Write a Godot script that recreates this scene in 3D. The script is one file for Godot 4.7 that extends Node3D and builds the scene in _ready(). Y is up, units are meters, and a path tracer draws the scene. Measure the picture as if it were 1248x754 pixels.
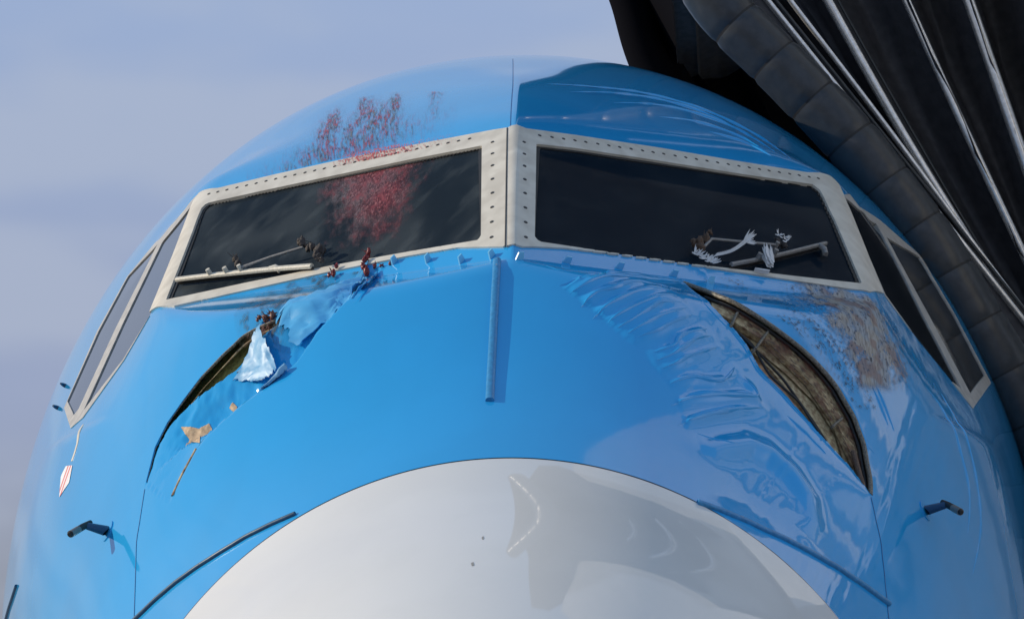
extends Node3D
# A damaged airliner nose under a folding boarding canopy, seen from just in front of the radome.
# The fuselage is a lofted surface: u is the angle from the crown line (radians, + to the photo's right), d the distance aft of the nose tip (metres).

const SD: Array[float] = [0, .02, .06, .15, .3, .5, .8, 1.2, 1.5, 1.75, 2, 2.25, 2.6, 3.2, 4, 5, 6, 8, 14]
const S_TOP: Array[float] = [-.12, 0, .07, .155, .255, .365, .505, .68, .88, 1.13, 1.38, 1.549, 1.709, 1.932, 2.216, 2.416, 2.486, 2.506, 2.506]
const S_BOTTOM: Array[float] = [-.125, -.23, -.3, -.39, -.47, -.55, -.63, -.72, -.78, -.84, -.89, -.94, -.99, -1.07, -1.16, -1.24, -1.3, -1.36, -1.36]
const S_CENTRE: Array[float] = [-.12, -.115, -.11, -.1, -.08, -.06, -.03, 0, .03, .07, .11, .15, .2, .29, .4, .5, .56, .6, .6]
const S_HALF: Array[float] = [.005, .105, .175, .27, .365, .46, .57, .68, .78, .87, .96, 1.064, 1.194, 1.377, 1.591, 1.781, 1.881, 1.921, 1.921]
var tangent := {}
var facets := []
var rng := RandomNumberGenerator.new()
var noise := FastNoiseLite.new()
var fine := FastNoiseLite.new()
var used := {}
var M := {}

# ---------------------------------------------------------------- shape helpers
class Shape:
	var v := PackedVector3Array()
	var t := PackedVector2Array()
	var ix := PackedInt32Array()
	func vert(p: Vector3, uv := Vector2.ZERO) -> int:
		v.append(p); t.append(uv)
		return v.size() - 1
	func tri(a: int, b: int, c: int) -> void:
		ix.append(a); ix.append(b); ix.append(c)
	func quad(a: Vector3, b: Vector3, c: Vector3, d: Vector3) -> void:   # flat, own corners, counter-clockwise as seen from outside
		var i := vert(a, Vector2(0, 0)); vert(b, Vector2(1, 0)); vert(c, Vector2(1, 1)); vert(d, Vector2(0, 1))
		tri(i, i + 2, i + 1); tri(i, i + 3, i + 2)
	func sheet(rows: Array, closed := false) -> void:   # smooth surface through rows of points
		var w: int = rows[0].size(); var first := v.size()
		for j in rows.size():
			for k in w:
				vert(rows[j][k], Vector2(float(k) / (w - 1), float(j) / (rows.size() - 1)))
		for j in rows.size() - 1:
			for k in (w if closed else w - 1):
				var a := first + j * w + k; var b := first + j * w + (k + 1) % w
				tri(a, a + w, b); tri(b, a + w, b + w)
	func fan(ring: Array, flip := false) -> void:
		var c := Vector3.ZERO
		for p in ring: c += p / ring.size()
		var i := vert(c)
		for p in ring: vert(p)
		for k in ring.size():
			var a := i + 1 + k; var b := i + 1 + (k + 1) % ring.size()
			if flip: tri(i, b, a)
			else: tri(i, a, b)
	func box(at: Transform3D, size: Vector3) -> void:
		var h := size / 2
		var c := func(x, y, z): return at * Vector3(x * h.x, y * h.y, z * h.z)
		quad(c.call(-1, -1, 1), c.call(1, -1, 1), c.call(1, 1, 1), c.call(-1, 1, 1))
		quad(c.call(1, -1, -1), c.call(-1, -1, -1), c.call(-1, 1, -1), c.call(1, 1, -1))
		quad(c.call(1, -1, 1), c.call(1, -1, -1), c.call(1, 1, -1), c.call(1, 1, 1))
		quad(c.call(-1, -1, -1), c.call(-1, -1, 1), c.call(-1, 1, 1), c.call(-1, 1, -1))
		quad(c.call(-1, 1, 1), c.call(1, 1, 1), c.call(1, 1, -1), c.call(-1, 1, -1))
		quad(c.call(-1, -1, -1), c.call(1, -1, -1), c.call(1, -1, 1), c.call(-1, -1, 1))
	func mesh() -> ArrayMesh:
		var n := PackedVector3Array(); n.resize(v.size())
		for k in range(0, ix.size(), 3):
			var a := ix[k]; var b := ix[k + 1]; var c := ix[k + 2]
			var f := (v[c] - v[a]).cross(v[b] - v[a])
			n[a] += f; n[b] += f; n[c] += f
		for k in n.size(): n[k] = n[k].normalized() if n[k].length_squared() > 1e-24 else Vector3.UP
		var a := []; a.resize(Mesh.ARRAY_MAX)
		a[Mesh.ARRAY_VERTEX] = v; a[Mesh.ARRAY_NORMAL] = n; a[Mesh.ARRAY_TEX_UV] = t; a[Mesh.ARRAY_INDEX] = ix
		var m := ArrayMesh.new(); m.add_surface_from_arrays(Mesh.PRIMITIVE_TRIANGLES, a)
		return m

func numbered(called: String) -> String:
	used[called] = used.get(called, -1) + 1
	return called if used[called] == 0 else "%s_%03d" % [called, used[called]]

func put(called: String, s: Shape, mat: Material, parent: Node3D) -> MeshInstance3D:
	var o := MeshInstance3D.new(); o.name = numbered(called) if parent == self else called
	o.mesh = s.mesh(); o.material_override = mat
	parent.add_child(o, true)
	return o

func put_mesh(called: String, m: Mesh, mat: Material, parent: Node3D, at: Transform3D) -> MeshInstance3D:
	var o := MeshInstance3D.new(); o.name = called; o.mesh = m; o.material_override = mat; o.transform = at
	parent.add_child(o, true)
	return o

func thing(called: String, label: String, category: String, at := Vector3.ZERO, group := "") -> Node3D:
	var o := Node3D.new(); o.name = numbered(called); o.position = at; add_child(o)
	return tag(o, label, category, group)

func tag(o: Node3D, label: String, category: String, group := "") -> Node3D:
	o.set_meta("label", label); o.set_meta("category", category)
	if group: o.set_meta("group", group)
	return o

func tube(s: Shape, path: Array, radii, sides := 10, capped := true) -> void:
	var rows := []
	var side := Vector3.ZERO
	for k in path.size():
		var dir: Vector3 = (path[mini(k + 1, path.size() - 1)] - path[maxi(k - 1, 0)]).normalized()
		if side == Vector3.ZERO:
			side = dir.cross(Vector3.UP if absf(dir.y) < 0.9 else Vector3.RIGHT).normalized()
		side = (side - dir * side.dot(dir)).normalized()
		var other := dir.cross(side)
		var r: float = radii[k] if radii is Array else radii
		var ring := []
		for j in sides:
			var a := TAU * j / sides
			ring.append(path[k] + (side * cos(a) + other * sin(a)) * r)
		rows.append(ring)
	s.sheet(rows, true)
	if capped:
		s.fan(rows[0], true); s.fan(rows[-1])

func bar(s: Shape, path: Array, ups: Array, half: float, tall: float, round_top := true) -> void:   # a raised strip along a path
	var rows := []
	for k in path.size():
		var dir: Vector3 = (path[mini(k + 1, path.size() - 1)] - path[maxi(k - 1, 0)]).normalized()
		var up: Vector3 = ups[k]
		var across := dir.cross(up).normalized()
		var ring := []
		var prof := [Vector2(-1, -0.3), Vector2(-1, 0.35), Vector2(-0.75, 0.8), Vector2(-0.3, 1), Vector2(0.3, 1), Vector2(0.75, 0.8), Vector2(1, 0.35), Vector2(1, -0.3)] if round_top else [Vector2(-1, -0.3), Vector2(-1, 0.9), Vector2(-0.92, 1), Vector2(0.92, 1), Vector2(1, 0.9), Vector2(1, -0.3)]
		for q in prof: ring.append(path[k] + across * q.x * half + up * q.y * tall)
		rows.append(ring)
	s.sheet(rows)
	s.fan(rows[0], true); s.fan(rows[-1])

func spline(p: Array, step: float) -> Array:   # Catmull-Rom through 3D points
	var out := []
	for k in p.size() - 1:
		var a = p[maxi(k - 1, 0)]; var b = p[k]; var c = p[k + 1]; var e = p[mini(k + 2, p.size() - 1)]
		var n := maxi(1, int(ceil((c - b).length() / step)))
		for j in n:
			var x := float(j) / n
			out.append(0.5 * (2.0 * b + (c - a) * x + (2.0 * a - 5.0 * b + 4.0 * c - e) * x * x + (3.0 * b - a - 3.0 * c + e) * x * x * x))
	out.append(p[-1])
	return out

# ---------------------------------------------------------------- the fuselage surface
func tangents(y: Array) -> Array:
	var m := []
	for i in y.size():
		if i == 0: m.append((y[1] - y[0]) / (SD[1] - SD[0])); continue
		if i == y.size() - 1: m.append((y[i] - y[i - 1]) / (SD[i] - SD[i - 1])); continue
		var h0: float = SD[i] - SD[i - 1]; var h1: float = SD[i + 1] - SD[i]
		m.append(((y[i] - y[i - 1]) / h0 * h1 + (y[i + 1] - y[i]) / h1 * h0) / (h0 + h1))
	return m

func facet(a: Vector3, b: Vector3, c: Vector3, soft: float, sill: float) -> Array:   # (|x|, y, d)
	var n := (b - a).cross(c - a).normalized()
	if n.y < 0: n = -n
	return [n, n.dot(a), soft, sill]

func section(d: float) -> Array:
	d = clampf(d, 0.0, 14.0)
	var i := 0
	while i < SD.size() - 2 and SD[i + 1] <= d: i += 1
	var h: float = SD[i + 1] - SD[i]; var t := (d - SD[i]) / h
	var p := 2 * t * t * t - 3 * t * t + 1; var q := (t * t * t - 2 * t * t + t) * h; var r := 3 * t * t - 2 * t * t * t; var s := (t * t * t - t * t) * h
	var o := []
	for c in [["top", S_TOP], ["bottom", S_BOTTOM], ["centre", S_CENTRE], ["half", S_HALF]]:
		var m: Array = tangent[c[0]]
		o.append(p * c[1][i] + q * m[i] + r * c[1][i + 1] + s * m[i + 1])
	var yc: float = o[2]
	var out := [yc, o[3], o[0] - yc, yc - o[1], 2.0 + .058 * clampf((d - 1.3) / 1.2, 0, 1)]
	for f in facets: out.append(f[1] - f[0].y * yc - f[0].z * d)
	return out

func radius(c: float, s: float, sec: Array, d: float) -> float:
	c = absf(c)
	var hh: float = sec[2] if s > 0 else sec[3]
	var n: float = sec[4]
	var r := pow(pow(c / sec[1], n) + pow(absf(s) / hh, n), -1.0 / n)
	if d > 1.3 and s > 0:
		if d < 3.6: r *= 1.0 + 0.06 * exp(-pow((d - 2.72) / 0.28, 2) - pow((c - 0.55) / 0.2, 2))
		for k in facets.size():
			var f: Array = facets[k]
			var den: float = f[0].x * c + f[0].y * s
			if den > 0.05:
				var rp: float = sec[5 + k] / den
				if rp > 0:
					rp += 0.6 * maxf(0.0, f[3] - sec[0] - rp * s)
					var g: float = maxf(f[2] - absf(r - rp), 0.0) / f[2]
					r = minf(r, rp) - g * g * f[2] * 0.25
	return r

func skin(q: Vector2, off := 0.0) -> Vector3:
	var sec := section(q.y)
	var c := sin(q.x); var s := cos(q.x)
	var r := radius(c, s, sec, q.y)
	var p := Vector3(r * c, sec[0] + r * s, -q.y)
	return p if off == 0.0 else p + skin_n(q) * off

func skin_n(q: Vector2) -> Vector3:
	var e := 0.004
	return (skin(q + Vector2(e, 0)) - skin(q - Vector2(e, 0))).cross(skin(q + Vector2(0, e)) - skin(q - Vector2(0, e))).normalized()

func lay(line: Array, off := 0.0, step := 0.02, dented := true) -> Array:   # a line on the skin, as points in space
	var out := []
	for q in spline(line, step): out.append(skin(q, off + (dent(q) if dented else 0.0)))
	return out

func lay_n(line: Array, step := 0.02) -> Array:
	var out := []
	for q in spline(line, step): out.append(skin_n(q))
	return out

# ---------------------------------------------------------------- outlines on the surface
func inside(poly: Array, q: Vector2) -> float:   # signed distance, positive inside
	var best := 1e9; var sgn := 1.0
	var j := poly.size() - 1
	for i in poly.size():
		var a: Vector2 = poly[i]; var b: Vector2 = poly[j]
		var e := b - a; var w := q - a
		best = minf(best, (w - e * clampf(w.dot(e) / maxf(e.dot(e), 1e-12), 0, 1)).length_squared())
		var c1 := q.y >= a.y; var c2 := q.y < b.y; var c3 := e.x * w.y > e.y * w.x
		if (c1 and c2 and c3) or not (c1 or c2 or c3): sgn = -sgn
		j = i
	return -sgn * sqrt(best)

func box_of(poly: Array, grow: float) -> Rect2:
	var r := Rect2(poly[0], Vector2.ZERO)
	for p in poly: r = r.expand(p)
	return r.grow(grow)

func near_line(line: Array, q: Vector2) -> Vector2:   # (distance, how far along 0..1)
	var best := 1e9; var at := 0.0
	var n := line.size() - 1
	for i in n:
		var e: Vector2 = line[i + 1] - line[i]; var w: Vector2 = q - line[i]
		var t := clampf(w.dot(e) / maxf(e.dot(e), 1e-12), 0, 1)
		var d := (w - e * t).length_squared()
		if d < best: best = d; at = (i + t) / n
	return Vector2(sqrt(best), at)

func steps(a: float, b: float, s: float) -> PackedFloat64Array:
	var n := maxi(2, int(ceil((b - a) / s)))
	var o := PackedFloat64Array()
	for k in n + 1: o.append(lerpf(a, b, float(k) / n))
	return o

# keep: Callable(Vector2) -> positive where there is surface; off: Callable(Vector2) -> height; thick: depth of the cut edge
func patch(us: PackedFloat64Array, ds: PackedFloat64Array, keep, off, thick := 0.0, uvbox := Rect2(-2, 0, 4, 4)) -> Shape:
	var s := Shape.new()
	var w := us.size(); var h := ds.size()
	var sn := PackedFloat64Array(); var cs := PackedFloat64Array()
	for u in us: sn.append(sin(u)); cs.append(cos(u))
	var f := PackedFloat64Array(); f.resize(w * h); f.fill(1.0)
	var lift := PackedFloat64Array(); lift.resize(w * h)
	for j in h:
		var d := ds[j]; var sec := section(d)
		for k in w:
			var q := Vector2(us[k], d)
			var r := radius(sn[k], cs[k], sec, d)
			var p := Vector3(r * sn[k], sec[0] + r * cs[k], -d)
			if keep != null: f[j * w + k] = keep.call(q)
			if off != null: lift[j * w + k] = off.call(q)
			s.vert(p, Vector2((q.x - uvbox.position.x) / uvbox.size.x, 1.0 - (d - uvbox.position.y) / uvbox.size.y))
	var at := s.v.duplicate()
	var up := PackedVector3Array(); up.resize(w * h)
	if off != null:
		for j in h:
			for k in w:
				var i := j * w + k
				if lift[i] != 0.0:
					var du: Vector3 = at[j * w + mini(k + 1, w - 1)] - at[j * w + maxi(k - 1, 0)]
					var dd: Vector3 = at[mini(j + 1, h - 1) * w + k] - at[maxi(j - 1, 0) * w + k]
					up[i] = du.cross(dd).normalized(); s.v[i] = at[i] + up[i] * lift[i]
	var cut := {}
	var edges := []
	for j in h - 1:
		for k in w - 1:
			var a := j * w + k
			for tr in [[a, a + 1, a + w + 1], [a, a + w + 1, a + w]]:
				var n_in := 0
				for x in tr:
					if f[x] > 0: n_in += 1
				if n_in == 3: s.tri(tr[0], tr[2], tr[1]); continue
				if n_in == 0: continue
				var poly := []; var on := []
				for x in 3:
					var p: int = tr[x]; var q: int = tr[(x + 1) % 3]
					if f[p] > 0: poly.append(p)
					if (f[p] > 0) != (f[q] > 0):
						var key := mini(p, q) * 1000000 + maxi(p, q)
						if not cut.has(key):
							var g := clampf(f[p] / (f[p] - f[q]), 0.02, 0.98)
							var kept := p if f[p] > 0 else q
							cut[key] = s.vert(at[p].lerp(at[q], g) + up[kept] * lift[kept], s.t[p].lerp(s.t[q], g))
						poly.append(cut[key])
						on.append([cut[key], f[p] > 0])
				for x in range(1, poly.size() - 1): s.tri(poly[0], poly[x + 1], poly[x])
				if thick > 0: edges.append([on[0][0], on[1][0]] if on[0][1] else [on[1][0], on[0][0]])
	if thick > 0:
		var m := Shape.new(); m.v = s.v; m.t = s.t; m.ix = s.ix
		var n := m.mesh().surface_get_arrays(0)[Mesh.ARRAY_NORMAL] as PackedVector3Array
		for e in edges:
			var a: int = e[0]; var b: int = e[1]
			s.quad(s.v[b], s.v[a], s.v[a] - n[a] * thick, s.v[b] - n[b] * thick)
	# drop the grid points nothing uses
	var map := PackedInt32Array(); map.resize(s.v.size()); map.fill(-1)
	var o := Shape.new()
	for x in s.ix:
		if map[x] < 0: map[x] = o.vert(s.v[x], s.t[x])
		o.ix.append(map[x])
	return o

func panel(poly: Array, off: float, thick: float, step := 0.008, holes := [], dented := false) -> Shape:   # an outline laid on the skin
	var bx := box_of(poly, 0.02)
	var keep := func(q: Vector2) -> float:
		var v := inside(poly, q)
		for hp in holes: v = minf(v, -inside(hp, q))
		return v
	var up := func(q: Vector2) -> float: return off + (dent(q) if dented else 0.0)
	return patch(steps(bx.position.x, bx.end.x, step), steps(bx.position.y, bx.end.y, step), keep, up, thick, bx)

# ---------------------------------------------------------------- the damage
var crease := [Vector2(-.2612, 1.975), Vector2(-.2835, 1.9578), Vector2(-.2962, 1.8126), Vector2(-.3172, 1.7406), Vector2(-.3432, 1.7246), Vector2(-.3667, 1.7112), Vector2(-.3908, 1.6989), Vector2(-.4196, 1.6771), Vector2(-.4492, 1.6565), Vector2(-.4772, 1.6509), Vector2(-.5057, 1.6464), Vector2(-.5413, 1.6493), Vector2(-.5775, 1.6545), Vector2(-.6126, 1.6565), Vector2(-.6483, 1.6609), Vector2(-.6832, 1.6575), Vector2(-.7189, 1.6563), Vector2(-.7495, 1.6444), Vector2(-.7808, 1.6338), Vector2(-.8042, 1.6243), Vector2(-.8281, 1.6156)]
var torn := [Vector2(-.2702, 1.998), Vector2(-.3044, 1.9896), Vector2(-.3334, 1.9132), Vector2(-.3609, 1.8282), Vector2(-.3916, 1.7866), Vector2(-.4206, 1.7861), Vector2(-.4504, 1.7918), Vector2(-.475, 1.8011), Vector2(-.4999, 1.8121), Vector2(-.5406, 1.8275), Vector2(-.5677, 1.8283), Vector2(-.5952, 1.8308), Vector2(-.623, 1.8317), Vector2(-.6513, 1.8345), Vector2(-.6799, 1.8321), Vector2(-.709, 1.8315), Vector2(-.7344, 1.8301), Vector2(-.7603, 1.8301), Vector2(-.7842, 1.8216), Vector2(-.8087, 1.8141), Vector2(-.8351, 1.7859), Vector2(-.8622, 1.7584), Vector2(-.845, 1.6828), Vector2(-.8281, 1.6156)]
var slit := [Vector2(-.4519, 1.7934), Vector2(-.4999, 1.8121), Vector2(-.5406, 1.8275), Vector2(-.5677, 1.8283), Vector2(-.5952, 1.8308), Vector2(-.623, 1.8317), Vector2(-.6513, 1.8345), Vector2(-.6799, 1.8321), Vector2(-.709, 1.8315), Vector2(-.7344, 1.8301), Vector2(-.7603, 1.8301), Vector2(-.7842, 1.8216), Vector2(-.8087, 1.8141), Vector2(-.8351, 1.7859), Vector2(-.8622, 1.7584), Vector2(-.8604, 1.7546), Vector2(-.8332, 1.7803), Vector2(-.8068, 1.8066), Vector2(-.7822, 1.8123), Vector2(-.7582, 1.8192), Vector2(-.7314, 1.8162), Vector2(-.7051, 1.8148), Vector2(-.6729, 1.8033), Vector2(-.6414, 1.7946), Vector2(-.6122, 1.7878), Vector2(-.5835, 1.7832), Vector2(-.558, 1.7864), Vector2(-.533, 1.7909), Vector2(-.4948, 1.7908), Vector2(-.4629, 1.7863)]
var ripple_edge := [Vector2(.3341, 1.9936), Vector2(.2999, 1.9641), Vector2(.2658, 1.935), Vector2(.2317, 1.9063), Vector2(.1952, 1.8051), Vector2(.1602, 1.7291), Vector2(.1266, 1.7078), Vector2(.1044, 1.683), Vector2(.1429, 1.6573), Vector2(.1827, 1.634), Vector2(.2135, 1.6143), Vector2(.2452, 1.5957), Vector2(.2776, 1.578), Vector2(.3125, 1.5515), Vector2(.3485, 1.5253), Vector2(.3718, 1.4911), Vector2(.3959, 1.455), Vector2(.4139, 1.4055), Vector2(.4324, 1.3525), Vector2(.4506, 1.2959), Vector2(.4692, 1.2369), Vector2(.5156, 1.1992), Vector2(.5631, 1.1628), Vector2(.6071, 1.1784), Vector2(.6512, 1.1975), Vector2(.6953, 1.2203), Vector2(.7425, 1.3067), Vector2(.7877, 1.3959), Vector2(.8109, 1.4847), Vector2(.8332, 1.5684), Vector2(.8424, 1.6199), Vector2(.8517, 1.673)]
var rip_outer := [Vector2(.3358, 1.938), Vector2(.3786, 1.8772), Vector2(.4009, 1.8385), Vector2(.4241, 1.8168), Vector2(.4639, 1.8097), Vector2(.5064, 1.8149), Vector2(.5489, 1.8213), Vector2(.5912, 1.8278), Vector2(.6349, 1.8302), Vector2(.6802, 1.8282), Vector2(.7111, 1.817), Vector2(.7428, 1.8074), Vector2(.7652, 1.79), Vector2(.788, 1.7731), Vector2(.8122, 1.7391), Vector2(.8372, 1.7065), Vector2(.8517, 1.673)]
var rip_inner := [Vector2(.3358, 1.938), Vector2(.3589, 1.8543), Vector2(.3899, 1.7809), Vector2(.4193, 1.7691), Vector2(.4497, 1.7652), Vector2(.4849, 1.7532), Vector2(.506, 1.7395), Vector2(.5275, 1.7266), Vector2(.5585, 1.7229), Vector2(.59, 1.7209), Vector2(.6312, 1.7138), Vector2(.6736, 1.7096), Vector2(.6999, 1.7041), Vector2(.7267, 1.6997), Vector2(.7548, 1.6946), Vector2(.7834, 1.6908), Vector2(.8171, 1.681), Vector2(.8517, 1.673)]
var ripples := [[Vector2(.0915, 1.6848), Vector2(.1189, 1.7034), Vector2(.1815, 1.771), Vector2(.2807, 1.923)], [Vector2(.1368, 1.644), Vector2(.1615, 1.6756), Vector2(.2066, 1.7099), Vector2(.278, 1.803)], [Vector2(.1929, 1.6198), Vector2(.2149, 1.6451), Vector2(.2516, 1.6813), Vector2(.2981, 1.7296), Vector2(.3194, 1.7511)], [Vector2(.2374, 1.6085), Vector2(.2596, 1.6317), Vector2(.2883, 1.6651), Vector2(.3201, 1.6991), Vector2(.3429, 1.7253)], [Vector2(.3063, 1.5695), Vector2(.337, 1.5977), Vector2(.3613, 1.6368), Vector2(.3801, 1.6665), Vector2(.4034, 1.6924)], [Vector2(.1119, 1.6692), Vector2(.139, 1.6912), Vector2(.2135, 1.7714), Vector2(.3261, 1.9343)], [Vector2(.1621, 1.6234), Vector2(.1957, 1.6639), Vector2(.2544, 1.7217), Vector2(.306, 1.7718)], [Vector2(.2157, 1.615), Vector2(.2439, 1.6434), Vector2(.2692, 1.6767), Vector2(.2916, 1.7052), Vector2(.3311, 1.7343)], [Vector2(.257, 1.6056), Vector2(.2936, 1.6358), Vector2(.3247, 1.6747), Vector2(.3568, 1.7165)], [Vector2(.2977, 1.586), Vector2(.3335, 1.6142), Vector2(.3419, 1.6428), Vector2(.3735, 1.6794), Vector2(.3916, 1.7042)], [Vector2(.3201, 1.5549), Vector2(.3451, 1.577), Vector2(.3634, 1.6029), Vector2(.3854, 1.6276), Vector2(.4235, 1.6779)],
			[Vector2(.3443, 1.5276), Vector2(.3825, 1.5605), Vector2(.4332, 1.5885), Vector2(.4577, 1.6138), Vector2(.4711, 1.6641)], [Vector2(.3586, 1.4742), Vector2(.4021, 1.518), Vector2(.4591, 1.5655), Vector2(.5337, 1.6297), Vector2(.5203, 1.6465), Vector2(.4979, 1.6534)], [Vector2(.3835, 1.4264), Vector2(.4389, 1.4876), Vector2(.4891, 1.5449), Vector2(.5573, 1.6217)]]
var ripple_boxes := []
var rip := []
var left_zone := []
var right_zone := []
var left_box := Rect2()
var right_box := Rect2()
var swirl := [Vector2(.4355, 1.3901), Vector2(.4815, 1.4096), Vector2(.5155, 1.4457), Vector2(.5534, 1.4896), Vector2(.6025, 1.5107), Vector2(.6625, 1.5047), Vector2(.7189, 1.4757), Vector2(.7533, 1.4194), Vector2(.7549, 1.3485)]
var swirl_box := Rect2()
var bowl := Vector2(.618, 1.3332)
var blister := Vector2(.6566, 2.0553)

func dent(q: Vector2) -> float:
	var h := 0.0
	if left_box.has_point(q) and inside(left_zone, q) > 0:
		var a := near_line(crease, q); var b := near_line(torn, q)
		var s := a.x / (a.x + b.x + 1e-6)
		h -= 0.055 * pow(sin(PI * clampf(b.y, 0, 1)), 0.8) * (smoothstep(0.0, 0.13, s) * lerpf(1.0, 0.14, smoothstep(0.1, 1.0, s)))
		h += 0.010 * (0.35 - absf(fine.get_noise_2d(q.x * 150 + q.y * 90, q.y * 150 - q.x * 60))) * smoothstep(0.0, 0.2, s) * sin(PI * clampf(b.y, 0, 1))
	if right_box.has_point(q) and inside(right_zone, q) > 0:
		var a := near_line(ripple_edge, q); var b := near_line(rip_inner, q)
		var s := a.x / (a.x + b.x + 1e-6)
		var t := b.y
		var env := smoothstep(0.0, 0.25, s) * smoothstep(1.0, 0.8, s) * smoothstep(0.0, 0.15, t) * smoothstep(0.85, 0.6, t)
		h -= 0.032 * pow(sin(PI * clampf(t, 0, 1)), 0.9) * pow(s, 1.7)
		for k in ripples.size():
			if ripple_boxes[k].has_point(q):
				var e := near_line(ripples[k], q)
				h += 0.0085 * exp(-pow(e.x / 0.0115, 2)) * pow(sin(PI * clampf(e.y, 0.03, 0.97)), 0.6)
		h += 0.0004 * env * sin(TAU * (t * 12.0 + s * 0.5 + 0.35 * noise.get_noise_2d(q.x * 110, q.y * 110)))
	if swirl_box.has_point(q):
		var e := near_line(swirl, q)
		h += 0.016 * exp(-pow(e.x / 0.030, 2)) * pow(sin(PI * clampf(e.y, 0.02, 0.98)), 0.7)
	var w := q - bowl
	if w.length() < 0.2:
		var g := w.length() / 0.11
		h -= 0.007 * exp(-g * g * 1.6)
	if q.y > 1.2 and q.y < 4.0 and absf(q.x) < 2.0:
		var right := smoothstep(0.15, 0.6, q.x)
		h += (0.00008 + 0.00028 * right) * noise.get_noise_2d(q.x * 260, q.y * 70)
		h += 0.0007 * smoothstep(0.62, 0.8, q.x) * smoothstep(1.25, 1.0, q.x) * smoothstep(2.5, 2.2, q.y) * noise.get_noise_2d(q.x * 620 + 40.0 * q.y, q.y * 45)
		var z := (q - blister).length()
		if z < 0.16: h += 0.0035 * fine.get_noise_2d(q.x * 1500, q.y * 1500) * smoothstep(0.16, 0.06, z)
	return h

# ---------------------------------------------------------------- materials and textures
func plain(c: Color, rough: float, metal := 0.0, spec := 0.5) -> StandardMaterial3D:
	var m := StandardMaterial3D.new()
	m.albedo_color = c.linear_to_srgb(); m.roughness = rough; m.metallic = metal; m.metallic_specular = spec
	m.cull_mode = BaseMaterial3D.CULL_DISABLED
	return m

func grained(c: Color, c2: Color, rough: float, scale: float, freq := 0.02, bump := 0.0, spec := 0.5) -> StandardMaterial3D:
	var m := plain(Color(1, 1, 1), rough, 0.0, spec)
	var n := FastNoiseLite.new(); n.seed = 7 + int(scale * 10); n.frequency = freq; n.fractal_octaves = 5
	var g := Gradient.new(); g.set_color(0, c.linear_to_srgb()); g.set_color(1, c2.linear_to_srgb()); g.set_offset(0, 0.33); g.set_offset(1, 0.67)
	var t := NoiseTexture2D.new(); t.width = 512; t.height = 512; t.seamless = true; t.noise = n; t.color_ramp = g
	m.albedo_color = Color(1, 1, 1); m.albedo_texture = t
	m.uv1_triplanar = true; m.uv1_world_triplanar = true; m.uv1_scale = Vector3.ONE * scale
	if bump > 0:
		var b := NoiseTexture2D.new(); b.width = 512; b.height = 512; b.seamless = true; b.noise = n
		m.heightmap_enabled = true; m.heightmap_texture = b; m.heightmap_scale = bump
	return m

func paint(c: Color, dirt: float, gloss: float) -> StandardMaterial3D:   # car-like gloss: pigment under a clear coat
	var m := grained(c, Color(c.r * (1 - dirt), c.g * (1 - dirt), c.b * (1 - dirt)), gloss, 0.9, 0.006)
	return m

func stain(w: int, h: int, rough: float, pick: Callable) -> StandardMaterial3D:   # a see-through film whose shape is computed
	var im := Image.create(w, h, false, Image.FORMAT_RGBA8)
	for y in h:
		for x in w:
			var c: Color = pick.call((x + 0.5) / w, (y + 0.5) / h)
			im.set_pixel(x, y, Color(c.r, c.g, c.b, clampf(c.a, 0, 1)))
	var m := plain(Color(1, 1, 1), rough)
	m.albedo_texture = ImageTexture.create_from_image(im)
	m.transparency = BaseMaterial3D.TRANSPARENCY_ALPHA
	return m

func nz(x: float, y: float, f: float) -> float: return noise.get_noise_2d(x * f, y * f)
func fz(x: float, y: float, f: float) -> float: return fine.get_noise_2d(x * f, y * f)

func sky_image() -> Image:
	var n := FastNoiseLite.new(); n.seed = 21; n.frequency = 1.0; n.fractal_octaves = 5
	var w := 1024; var h := 512
	var im := Image.create(w, h, false, Image.FORMAT_RGBF)
	for y in h:
		var el := PI / 2 - (y + 0.5) / h * PI
		for x in w:
			var az := ((x + 0.5) / w - 0.5) * TAU     # 0 straight behind the aeroplane, + to the photo's right
			var e := maxf(el, 0.0)
			var dir := Vector3(sin(az) * cos(e), sin(e), -cos(az) * cos(e))
			var low := Color(0.28, 0.305, 0.365); var mid := Color(0.32, 0.38, 0.545); var top := Color(0.165, 0.30, 0.52)
			var c := low.lerp(mid, smoothstep(0.0, 0.13, e)).lerp(Color(0.325, 0.425, 0.64), smoothstep(0.12, 0.34, e)).lerp(top, smoothstep(0.30, 1.0, e))
			var cl := n.get_noise_3d(dir.x * 2.4, dir.y * 13.0, dir.z * 2.4) * 0.5 + 0.5
			cl = smoothstep(0.36, 0.70, cl + 0.2 * n.get_noise_3d(dir.x * 9, dir.y * 30, dir.z * 9)) * smoothstep(0.75, 0.2, e)
			c = c.lerp(Color(0.45, 0.505, 0.62), cl * 0.5)
			var glow := maxf(0.0, dir.dot(Vector3(0.13, 0.31, -0.94).normalized()))
			c = c.lerp(Color(0.58, 0.67, 0.86), 0.55 * pow(glow, 60.0))
			var near_sun := maxf(0.0, dir.dot(Vector3(-0.92, 0.365, -0.05).normalized()))
			c += Color(1.0, 0.93, 0.82) * (0.25 * pow(near_sun, 4.0) + 0.9 * pow(near_sun, 40.0))
			im.set_pixel(x, y, c)
	return im

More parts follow.
